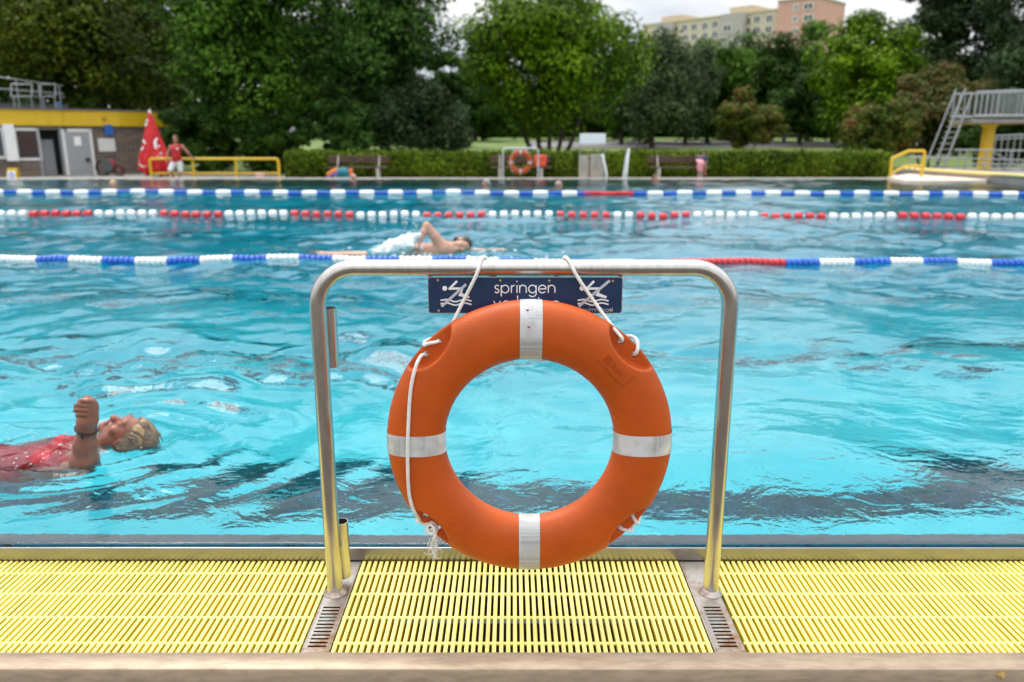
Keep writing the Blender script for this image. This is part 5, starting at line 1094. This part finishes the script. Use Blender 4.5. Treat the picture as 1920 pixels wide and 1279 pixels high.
def body_prims(J, s=1.0, arms=('l', 'r'), legs=('l', 'r'), hands=True):
    p = [c_(J['pelvis'], J['waist'], .135 * s, .120 * s, .05), c_(J['waist'], J['chest'], .120 * s, .135 * s, .05), c_(J['sl'], J['sr'], .062 * s, .062 * s, .05), c_(J['chest'], J['neck'], .10 * s, .058 * s, .04), c_(J['neck'], J['head'], .052 * s, .050 * s, .02)]
    for q in arms:
        p += [c_(J['s' + q], J['e' + q], .052 * s, .041 * s, .025), c_(J['e' + q], J['w' + q], .043 * s, .027 * s, .015)]
        if hands: d = nrm(J['w' + q] - J['e' + q]); p += hand_prims(J['w' + q], J.get('hd' + q, d), J.get('hn' + q, V(0, -1, .1)), .95 * s, .35, 1 if q == 'l' else -1)
    for q in legs:
        p += [c_(J['h' + q], J['k' + q], .088 * s, .056 * s, .03), c_(J['k' + q], J['a' + q], .058 * s, .036 * s, .02)]
        ft_ = J.get('t' + q, J['a' + q] + V(.02, -.2, -.05)); p += [c_(J['a' + q] + V(0, .03, -.04) * s, ft_, .036 * s, .024 * s, .02)]
    return p

# backstroke swimmer in a red swimsuit
C = atz(233, 808, .106); fdir = nrm(V(-.22, -.10, 1)); udir = V(1, .10, .05)
wm = thing('person', 'woman in red swimsuit swimming backstroke with one forearm raised at the left edge', 'person', (C[0] - .3, C[1], WZ), 'swimmers in the pool')
hp, HL, HA = head_prims(C, fdir, udir, .84); O = lambda x, y, z: C + V(x, y + .10 * x, z)
el, wr_ = at(157, 856, 2.955), at(161, 789, 2.925)
arm = [c_(O(-.225, -.10, -.16), el + V(0, .01, -.075), .058, .052, .03), c_(el + V(0, .01, -.075), el + V(.002, -.004, .0), .052, .055, .02), c_(el + V(0, .002, -.01), el + (wr_ - el) * .45, .049, .041, .02), c_(el + (wr_ - el) * .45, wr_, .041, .031, .02), c_(wr_, wr_ + V(.004, -.006, .022), .033, .034, .02)]
def Pt(px, py, dy=0): return at(px, py, 2.915 + dy)
hand = [c_(Pt(165, 777), Pt(167, 752), .031, .026, .02), c_(Pt(170, 774, .01), Pt(173, 752, .012), .024, .021, .015)]
for k, (y0, y1, x0, x1, r) in enumerate(((745, 742, 176, 147, .0118), (753.5, 750, 177, 140.5, .0125), (762, 759, 176, 139.5, .0122), (770.5, 768, 173, 143, .0108))):
    a = Pt(x0, y0, .004); b_ = Pt(x0 - (x0 - x1) * .42, (y0 + y1) / 2 - 1, -.026); c2 = Pt(x0 - (x0 - x1) * .78, y1 - .5, -.030); d2 = Pt(x1, y1 + 1.5, -.014)
    hand += [c_(a, b_, r * .88, r * .86, .003), c_(b_, c2, r * .86, r * .82, .002), c_(c2, d2, r * .8, r * .72, .002)]
hand += [c_(Pt(173, 757, .0), Pt(170, 742, -.004), .014, .012, .008), c_(Pt(170, 742, -.004), Pt(161, 735, -.012), .0115, .0095, .004)]
torso = [e_(O(-.33, 0, -.185), (.17, .17, .125), k=.05), e_(O(-.56, 0, -.196), (.20, .155, .122), k=.06), e_(O(-.80, 0, -.17), (.17, .18, .12), k=.06), c_(O(-.21, -.15, -.135), O(-.21, .15, -.135), .062, .062, .05), c_(O(-.27, -.07, -.105), O(-.30, -.075, -.105), .062, .062, .03), c_(O(-.27, .08, -.094), O(-.30, .085, -.094), .062, .062, .03), c_(O(-.20, 0, -.11), O(-.055, 0, -.035), .060, .052, .03)]
legs = [c_(O(-.86, sy * .09, -.14), O(-1.26, sy * .10, -.20 - .05 * sy), .088, .058, .03) for sy in (-1, 1)] + [c_(O(-1.26, sy * .10, -.20 - .05 * sy), O(-1.64, sy * .09, -.27 + .06 * sy), .058, .036, .02) for sy in (-1, 1)] + [c_(O(-1.64, sy * .09, -.27 + .06 * sy), O(-1.82, sy * .09, -.28 + .06 * sy), .034, .022, .02) for sy in (-1, 1)]
rarm = [c_(O(-.22, .19, -.11), O(-.42, .30, -.24), .050, .040, .03), c_(O(-.42, .30, -.24), O(-.62, .30, -.33), .040, .027, .02)] + hand_prims(O(-.62, .30, -.33), V(-1, 0, -.3), V(0, -.3, -1), .95, .25)
v, f = sdf_mesh(hp + arm + hand + torso + rarm + legs, .0053, k=.014); SKW = mat('wet_skin', (.28, .105, .066), .32, 0, var=.18, scale=16, sub=.10, bump=.10, bscale=120)
link('body', make_mesh('body', v - wloc(wm), f, SKW, 180), wm)
sdf_obj('swimsuit', [q for q in torso[:6]], .0075, SUIT, wm, k=.05, grow=.007, clips=[(O(-.215, 0, 0), V(1, 0, .55)), (O(-.93, 0, 0), V(-1, 0, 0)), (O(0, .165, 0), V(.12, 1, 0)), (O(0, -.165, 0), V(.12, -1, 0))], ripple=lambda x, y, z: .006 * np.sin(42 * x + 25 * y + 2 * np.sin(30 * y)) * np.sin(47 * y + 9 + 8 * x) + .0025 * np.sin(110 * x - 60 * y))
hr_ = [e_(HL(-.022, 0, .034), (.081, .068, .074), HA), c_(HL(-.05, -.055, -.005), HL(-.045, -.05, .05), .042, .045, .02), c_(HL(-.05, .055, -.005), HL(-.045, .05, .05), .042, .045, .02), c_(HL(-.04, -.02, .05), HL(-.080, -.03, .125), .052, .010, .03), c_(HL(-.06, -.03, .0), HL(-.11, -.03, -.03), .05, .03, .03), c_(HL(.03, -.02, .118), HL(-.05, -.05, .125), .020, .03, .02)]
sdf_obj('hair', hr_, .0052, HAIR_W, wm, k=.02, clips=[(HL(.056, 0, .070), nrm(HA[0] * 1.0 - HA[2] * .55)), (HL(.012, 0, -.03), nrm(-HA[2] + HA[0] * .5))], ripple=lambda x, y, z: .0012 * np.sin(160 * (z + .4 * x) + 6 * np.sin(18 * x)))
rs_ = random.Random(21); st_ = [MB(), MB(), MB()]; hd_ = HL(-.022, 0, .036)
for i in range(300):
    b0 = rs_.uniform(-.97, .97); ph0 = 24 + 22 * (1 - abs(b0)) + rs_.uniform(-6, 6); ph1 = rs_.uniform(110, 215); pts = []; sw_ = rs_.gauss(0, .10); rr0 = rs_.uniform(.95, 1.03); wsp = rs_.uniform(0, .03) * (1 if rs_.random() < .35 else .2)
    for q in np.linspace(0, 1, 8):
        bb_ = max(-.985, min(.985, b0 + sw_ * q - .16 * q * q * (1 if b0 < 0 else -1) * (1 - abs(b0)))); an = math.radians(ph0 + (ph1 - ph0) * q); e = math.sqrt(1 - bb_ * bb_)
        pts.append(hd_ + HA[0] * math.cos(an) * e * .0915 * rr0 + HA[1] * bb_ * .0785 * rr0 + HA[2] * (math.sin(an) * e * .0890 * rr0 + wsp * q ** 3 * 1.3) + HA[0] * .012 * math.sin(i * 1.7 + q * 4) * q - HA[0] * wsp * .5 * q ** 3)
    st_[i % 3].tube(pts, [.0022, .0030, .0034, .0034, .0032, .0028, .0022, .0010], 5)
for m_s, mt_s in zip(st_, (mat('hair_blond', (.46, .30, .13), .36), mat('hair_ash', (.28, .215, .165), .36), mat('hair_dark_blond', (.14, .09, .055), .36))): m_s.build('hair_lock', mt_s, wm, 180)
bw = MB(); bc_ = wr_ + (el - wr_) * .10; dr_ = nrm(wr_ - el); e1_ = nrm(np.cross(dr_, V(0, 1, 0))); e2_ = np.cross(dr_, e1_)
bw.tube([bc_ + (e1_ * math.cos(a) * .0395 + e2_ * math.sin(a) * .0395) + dr_ * .004 * math.sin(a + 1) for a in np.linspace(0, 2 * math.pi, 29)[:-1]], .0045, 8, closed=True)
pq = bc_ + V(-.002, -.040, 0); bw.box(pq + V(0, -.002, -.004), (.020, .008, .010), 0, .002); bw.tube([pq + V(.004, -.002, -.004), pq + V(.007, -.002, -.024)], [.006, .004], 8); bw.tube([bc_ + e1_ * .040, bc_ + e1_ * .046 - dr_ * .012], .003, 6)
bw.build('bracelet', BLACK, wm, 60)

wm.location.z -= .020
# front crawl swimmer
FYc = 8.9; G = lambda px, py, dy=0: at(px, py, FYc + dy)
sw = thing('person', 'front crawl swimmer with a bent arm out of the water beyond the rail', 'person', (G(780, 470)[0], FYc, WZ), 'swimmers in the pool')
hc = G(865, 459.5); p, _, _ = head_prims(hc, V(.30, -.85, -.35), V(1, .15, .12), 1.0)
sl_, el_, wl_ = G(833, 466, -.06), G(800, 424, -.04), G(789, 447, -.12)
bp_ = p + [c_(G(838, 472, 0), G(790, 477, .05), .115, .115, .05), c_(G(790, 477, .05), G(722, 480, .08), .115, .125, .05), c_(sl_, G(838, 473, .30), .068, .062, .05), c_(G(842, 468, .05), hc, .062, .052, .03), e_(G(828, 466, .05), (.16, .15, .075), k=.05),
     c_(sl_, sl_ + (el_ - sl_) * .5, .064, .056, .03), c_(sl_ + (el_ - sl_) * .5, el_, .055, .045, .02), c_(el_, el_ + (wl_ - el_) * .5, .044, .040, .02), c_(el_ + (wl_ - el_) * .5, wl_, .040, .028, .02)] + hand_prims(wl_, V(-.25, -.1, -1), V(-1, 0, .2), .98, .25)
fa, fe2, fw = G(842, 473, .34), G(895, 473, .36), G(938, 470.5, .33); bp_ += [c_(fa, fe2, .052, .042, .03), c_(fe2, fw, .042, .028, .02)] + hand_prims(fw, V(1, 0, .03), V(0, 0, -1), .98, .15)
for dy, yy_ in ((-.08, 474.5), (.16, 476)): bp_ += [c_(G(722, 484, dy), G(655, yy_ + 6.5, dy), .084, .058, .03), c_(G(655, yy_ + 6.5, dy), G(603, yy_ + 3.5, dy), .054, .036, .02), c_(G(603, yy_ + 3.5, dy), G(580, yy_ + 1, dy), .034, .022, .02)]
v, f = sdf_mesh(bp_, .011, k=.016); link('body', make_mesh('body', v - wloc(sw), f, SKINP, 180), sw)
hair_obj('hair', hc, V(.30, -.85, -.35), V(1, .15, .12), HAIR_D, sw, 1.0, .009)
sdf_obj('swim_trunks', [c_(G(735, 479, .06), G(712, 480, .06), .13, .13, .04), c_(G(722, 480, -.08), G(700, 479.5, -.08), .096, .09, .03), c_(G(722, 480, .16), G(700, 479.5, .16), .096, .09, .03)], .014, mat('teal_trunks', (.08, .26, .30), .5), sw)
# torn water around the swimmers
FOAM = bpy.data.materials.new('white_splash_water'); FOAM.use_nodes = True; b = FOAM.node_tree.nodes['Principled BSDF']; b.inputs['Base Color'].default_value = (.86, .92, .94, 1); b.inputs['Roughness'].default_value = .18; b.inputs['Transmission Weight'].default_value = .3; b.inputs['IOR'].default_value = 1.33
rng = np.random.RandomState(12)
pr = [c_(G(786, 441, -.12), G(752, 452, -.06), .030, .055, .03), c_(G(770, 447, -.08), G(730, 462, -.06), .055, .07, .04), c_(G(770, 455, -.14), G(715, 473, -.14), .05, .06, .04), c_(G(740, 463, -.16), G(703, 475, -.14), .06, .04, .04), c_(G(752, 456, -.02), G(708, 473, .0), .055, .045, .04), c_(G(770, 462, -.02), G(735, 474, -.05), .05, .06, .04), c_(G(725, 468, -.05), G(703, 475, -.08), .05, .035, .03)]
for i in range(46):
    q = rng.rand(); c = G(700 + 88 * q + rng.normal() * 6, 474 - 28 * q * rng.rand() + rng.normal() * 1.5, rng.uniform(-.25, .15)); r = rng.uniform(.010, .028); pr.append(e_(c, (r * 1.5, r, r * .8), k=.02))
v, f = sdf_mesh(pr, .010, k=.03, ripple=lambda x, y, z: .010 * np.sin(38 * x + 14 * z) * np.sin(41 * z + 8 * y) + .006 * np.sin(90 * x + 40 * y))
o = link('splash', make_mesh('splash', v, f, FOAM, 180)); o['kind'] = 'stuff'; o['label'] = 'white sheet of water thrown up behind the front crawl swimmer'
def drops(n, cx, cy2, sx, sy, h, rmax, seed):
    r_ = np.random.RandomState(seed); m = MB()
    for i in range(n):
        x, y = cx + r_.normal() * sx, cy2 + r_.normal() * sy; z = float(wave_z(np.array(x), np.array(y))) + abs(r_.normal()) * h * (1 if r_.rand() < .3 else .12); r = rmax * r_.uniform(.25, 1); st = r_.uniform(1, 2.6)
        m.lathe((x, y, z), nrm(V(1, r_.normal() * .5, r_.normal() * .3)), [(0, -r * st), (r * .7, -r * st * .6), (r, 0), (r * .7, r * st * .6), (0, r * st)], 7)
    return m
m = drops(130, G(800, 470)[0], FYc - .1, .62, .18, .06, .015, 4); o = m.build('splash', FOAM, None, 180); o['kind'] = 'stuff'; o['label'] = 'small drops of water around the front crawl swimmer'
m = drops(110, C[0] - .40, C[1] - .14, .30, .055, .016, .0030, 5); m2 = drops(40, C[0] - .50, C[1] + .15, .20, .05, .02, .0032, 6); m.add(m2.v, m2.f); o = m.build('splash', FOAM, None, 180); o['kind'] = 'stuff'; o['label'] = 'small drops of water along the red swimsuit'

# heads of the other swimmers
def swimmer(label, px, py, f, u, hm, s=1.0, skin=SKINP, bald=False):
    c = atz(px, py, .135); t = thing('person', label, 'person', (c[0], c[1], WZ), 'swimmers in the pool'); p, _, _ = head_prims(c, f, u, s); fh = nrm(V(f[0], f[1], 0)); rh = V(fh[1], -fh[0], 0)
    p += [c_(c + V(0, 0, -.06), c - fh * .05 + V(0, 0, -.19), .055, .06, .03), c_(c - fh * .06 + rh * .16 + V(0, 0, -.21), c - fh * .06 - rh * .16 + V(0, 0, -.21), .068, .068, .04), c_(c - fh * .08 + V(0, 0, -.26), c - fh * .35 + V(0, 0, -.55), .13, .13, .05)]
    for q in (-1, 1): p += [c_(c - fh * .06 + rh * .17 * q + V(0, 0, -.22), c + fh * .15 + rh * .26 * q + V(0, 0, -.33), .05, .04, .03), c_(c + fh * .15 + rh * .26 * q + V(0, 0, -.33), c + fh * .38 + rh * .2 * q + V(0, 0, -.25), .04, .028, .02)] + hand_prims(c + fh * .38 + rh * .2 * q + V(0, 0, -.25), fh, V(0, 0, -1), .9, .2) + [c_(c - fh * .35 + rh * .09 * q + V(0, 0, -.6), c - fh * .7 + rh * .1 * q + V(0, 0, -.85), .085, .055, .03), c_(c - fh * .7 + rh * .1 * q + V(0, 0, -.85), c - fh * 1.05 + rh * .1 * q + V(0, 0, -1.05), .055, .036, .02)]
    v, f_ = sdf_mesh(p, .0125, k=.016); link('body', make_mesh('body', v - wloc(t), f_, skin, 180), t)
    if not bald: hair_obj('hair', c, f, u, hm, t, s, .010)
    else:
        _, L_, A = head_prims(c, f, u, s, False); sdf_obj('hair', [e_(L_(-.022, 0, .012), np.array((.098, .083, .050)) * s, A)], .010, hm, t, clips=[(L_(.005, 0, 0), A[0])])
swimmer('blond swimmer whose head shows behind the far lane rope at the left', 212, 347, V(.4, -1, 0), V(0, 0, 1), HAIR_B)
swimmer('grey haired swimmer left of the far lifebuoy rail', 911, 345, V(-1, -.35, 0), V(0, 0, 1), HAIR_G, 1.0, SKIN)
swimmer('bald swimmer right of the far lifebuoy rail', 1048, 347, V(.7, .5, .05), V(0, 0, 1), HAIR_G, .95, SKINP, True)
swimmer('brown haired swimmer at the far edge in front of the right bench', 1229, 334.5, V(.5, -1, -.1), V(.1, 0, 1), HAIR_N, .95)
swimmer('balding old swimmer below the colourful swim things at the far edge', 663, 333, V(.8, -.5, 0), V(-.1, 0, 1), HAIR_G, 1.0, SKINP, True)

# lifeguard leaning on the yellow railing
LY = 27.97; Lp = lambda px, py, dy=0: at(px, py, LY + dy)
lg = thing('person', 'person in red vest and pale shorts leaning on the yellow railing', 'person', (Lp(333, 330)[0], LY, DZ)); s_ = .95
J = dict(pelvis=Lp(331, 303, .02), waist=Lp(331, 293, 0), chest=Lp(330.5, 281, 0), neck=Lp(329.5, 270.5, 0), head=Lp(328.5, 263, -.02), sl=Lp(320, 275.5), sr=Lp(342, 275), el=Lp(314.5, 289, -.02), wl=Lp(312.5, 301, -.06), er=Lp(352, 286, .06), wr=Lp(361, 296, .18), hl=Lp(325, 306), hr=Lp(337, 306), kl=Lp(319, 319, -.22), al=Lp(325, 329, .06), kr=Lp(338.5, 320.5, -.04), ar=Lp(335.5, 334.5, -.0))
J['hdr'] = V(.8, 0, -.2); J['hnr'] = V(0, .2, -1); J['hdl'] = V(0, 0, -1); J['hnl'] = V(1, 0, 0); J['ar'][2] = DZ + .08; J['tr'] = J['ar'] + V(-.02, -.19, -.055); J['tl'] = J['al'] + V(-.06, -.17, -.06)
bp_ = body_prims(J, s_) + head_prims(Lp(328.5, 260.5, -.02), V(.1, -1, -.12), V(0, 0, 1), .98)[0]
sdf_obj('body', bp_, .0105, SKIN, lg, k=.016); hair_obj('hair', Lp(328.5, 260.5, -.02), V(.1, -1, -.12), V(0, 0, 1), HAIR_N, lg, .98, .010)
tp = [c_(J['pelvis'], J['waist'], .145, .150, .05), c_(J['waist'] + V(0, -.05, 0), J['chest'] + V(0, -.03, 0), .135, .145, .05), c_(J['sl'] + V(.05, 0, .0), J['sr'] - V(.05, 0, 0), .068, .068, .04), c_(J['chest'], J['neck'] + V(0, 0, -.06), .11, .08, .04)]
sdf_obj('red_vest', tp, .012, REDC, lg, grow=.006, clips=[(J['pelvis'] + V(0, 0, -.02), V(0, 0, -1)), (J['neck'] + V(0, 0, .0), V(0, -.3, 1))]); q = J['chest'] + V(.10, -.16, .04); MB().lathe(q, V(0, -1, .2), [(.035, -.02), (.035, 0), (0, .004)], 12).build('printed_badge', WPRINT, lg)
sdf_obj('shorts', [c_(J['pelvis'], J['pelvis'] + V(0, 0, .03), .145, .14, .04)] + [c_(J['h' + q], J['h' + q] + (J['k' + q] - J['h' + q]) * .95, .100, .082, .03) for q in 'lr'], .012, WHITEC, lg, clips=[(J['pelvis'] + V(0, 0, .03), V(0, 0, 1))])
# person on the right bench
BYp = 28.22; Bq = lambda px, py, dy=0: at(px, py, BYp + dy); zs = DZ + .44
bp0 = thing('person', 'dark haired person in a blue grey shirt sitting on the right bench', 'person', (Bq(1314, 325)[0], BYp, DZ)); x0 = Bq(1315, 320)[0]
J = dict(pelvis=V(x0, BYp + .06, zs + .12), waist=V(x0, BYp + .02, zs + .26), chest=V(x0, BYp - .03, zs + .42), neck=V(x0 + .01, BYp - .06, zs + .56), head=V(x0 + .02, BYp - .10, zs + .66), sl=V(x0 - .19, BYp - .03, zs + .50), sr=V(x0 + .19, BYp - .03, zs + .50), el=V(x0 - .24, BYp - .08, zs + .26), wl=V(x0 - .12, BYp - .30, zs + .20), er=V(x0 + .25, BYp - .08, zs + .26), wr=V(x0 + .13, BYp - .30, zs + .20), hl=V(x0 - .09, BYp + .0, zs + .10), hr=V(x0 + .09, BYp, zs + .10), kl=V(x0 - .11, BYp - .42, zs + .06), kr=V(x0 + .11, BYp - .42, zs + .06), al=V(x0 - .10, BYp - .38, DZ + .09), ar=V(x0 + .12, BYp - .38, DZ + .09))
J = {q: (V(x0, BYp, zs) + (p_ - V(x0, BYp, zs)) * .64 if q[0] in 'pwcnhsekat' else p_) for q, p_ in J.items()}; hc = J['head'] + V(0, -.006, .032)
bp_ = body_prims(J, .66) + head_prims(hc, V(.25, -1, -.45), V(0, -.3, 1), .76)[0]
sdf_obj('body', bp_, .0115, SKIN, bp0, k=.016); hair_obj('hair', hc, V(.25, -1, -.45), V(0, -.3, 1), HAIR_D, bp0, .80, .010)
sdf_obj('shirt', [c_(J['pelvis'], J['waist'], .100, .094, .04), c_(J['waist'], J['chest'], .092, .10, .04), c_(J['sl'], J['sr'], .054, .054, .03), c_(J['chest'], J['neck'], .078, .052, .03)] + [c_(J['s' + q], J['e' + q], .047, .043, .02) for q in 'lr'], .0125, NAVYC, bp0, clips=[(J['neck'], V(0, -.3, 1))])
sdf_obj('shorts', [c_(J['pelvis'], J['pelvis'] + V(0, 0, -.02), .100, .097, .04)] + [c_(J['h' + q], J['h' + q] + (J['k' + q] - J['h' + q]) * .8, .068, .058, .02) for q in 'lr'], .0125, mat('dark_shorts', (.05, .05, .07), .7), bp0, clips=[(J['pelvis'] + V(0, 0, .05), V(0, 0, 1))])
c = Bq(1306, 318, -.55); tq = thing('towel', 'pink towel hanging over the lap of the person on the right bench', 'towel', (c[0], c[1], zs)); tv = []; nu, nv = 9, 14
for th in (0, .022):
    for i in range(nu):
        for j in range(nv):
            a = -.17 + .34 * i / (nu - 1); q = j / (nv - 1); yb = BYp - .05 - .28 * min(1, q * 1.5) if q < .67 else BYp - .36; zz = zs + .24 - .07 * min(1, q * 1.5) if q < .67 else zs + .17 - (q - .67) / .33 * .30
            tv.append((x0 - .125 + a * .62 + .015 * math.sin(j), yb - .02 * math.sin(i * 1.7) - th * (1 if q >= .67 else .3), zz + th * (1 if q < .67 else 0) + .012 * math.sin(i * 2 + j * .6)))
k = nu * nv; g_ = lambda i, j, s: s * k + i * nv + j; tf = []
for i in range(nu - 1):
    for j in range(nv - 1): tf += [[g_(i, j, 0), g_(i, j + 1, 0), g_(i + 1, j + 1, 0), g_(i + 1, j, 0)], [g_(i, j, 1), g_(i + 1, j, 1), g_(i + 1, j + 1, 1), g_(i, j + 1, 1)]]
for j in range(nv - 1): tf += [[g_(0, j, 0), g_(0, j, 1), g_(0, j + 1, 1), g_(0, j + 1, 0)], [g_(nu - 1, j, 0), g_(nu - 1, j + 1, 0), g_(nu - 1, j + 1, 1), g_(nu - 1, j, 1)]]
for i in range(nu - 1): tf += [[g_(i, 0, 0), g_(i + 1, 0, 0), g_(i + 1, 0, 1), g_(i, 0, 1)], [g_(i, nv - 1, 0), g_(i, nv - 1, 1), g_(i + 1, nv - 1, 1), g_(i + 1, nv - 1, 0)]]
MB().add(tv, tf).build('cloth', PINKC, tq, 60)
# swim things by the left bench
Sy = 27.2; S_ = lambda px, py: at(px, py, Sy); bg_ = thing('swim_bag', 'rounded teal swim bag standing on the deck before the left bench', 'bag', (S_(643, 325)[0], Sy, DZ)); c = S_(643, 322)
sdf_obj('body', [e_((c[0], Sy, c[2] - .02), (.23, .15, .16), k=.05), c_((c[0] - .16, Sy, DZ + .10), (c[0] + .16, Sy, DZ + .10), .10, .10, .06)], .014, mat('teal_fabric', (.01, .19, .25), .6, 0, var=.15), bg_); MB().tube(spline([(c[0] - .14, Sy, c[2] + .10), (c[0] - .05, Sy, c[2] + .20), (c[0] + .06, Sy, c[2] + .20), (c[0] + .15, Sy, c[2] + .09)], 5), .012, 6).build('handle', BLACK, bg_)
a, b1 = S_(613, 328), S_(634, 317); m = MB(); dd = b1 - a; m.tube([a, a + dd * .25, a + dd * .8, b1], [.05, .075, .075, .05], 10); tag(m.build('swim_fin', mat('orange_foam', (.72, .24, .02), .6), None, 60), 'orange swim float leaning against the left side of the teal bag', 'swim float')
a, b1 = at(611, 337, 27.0), at(634, 324, 27.0); tag(MB().tube(spline([a, (a + b1) / 2 + V(0, 0, .03), b1], 6), .045, 12).build('pool_noodle', mat('purple_foam', (.16, .08, .36), .7), None, 60), 'purple foam pool noodle lying below the orange float', 'pool noodle')
c = S_(658, 322); m = MB(); m.box((c[0], Sy - .02, c[2] - .02), (.12, .10, .24), 0, .03); tag(m.build('swim_armband', mat('orange_vinyl', (.75, .17, .02), .4), None, 40), 'small orange armband at the right side of the teal bag', 'armband')
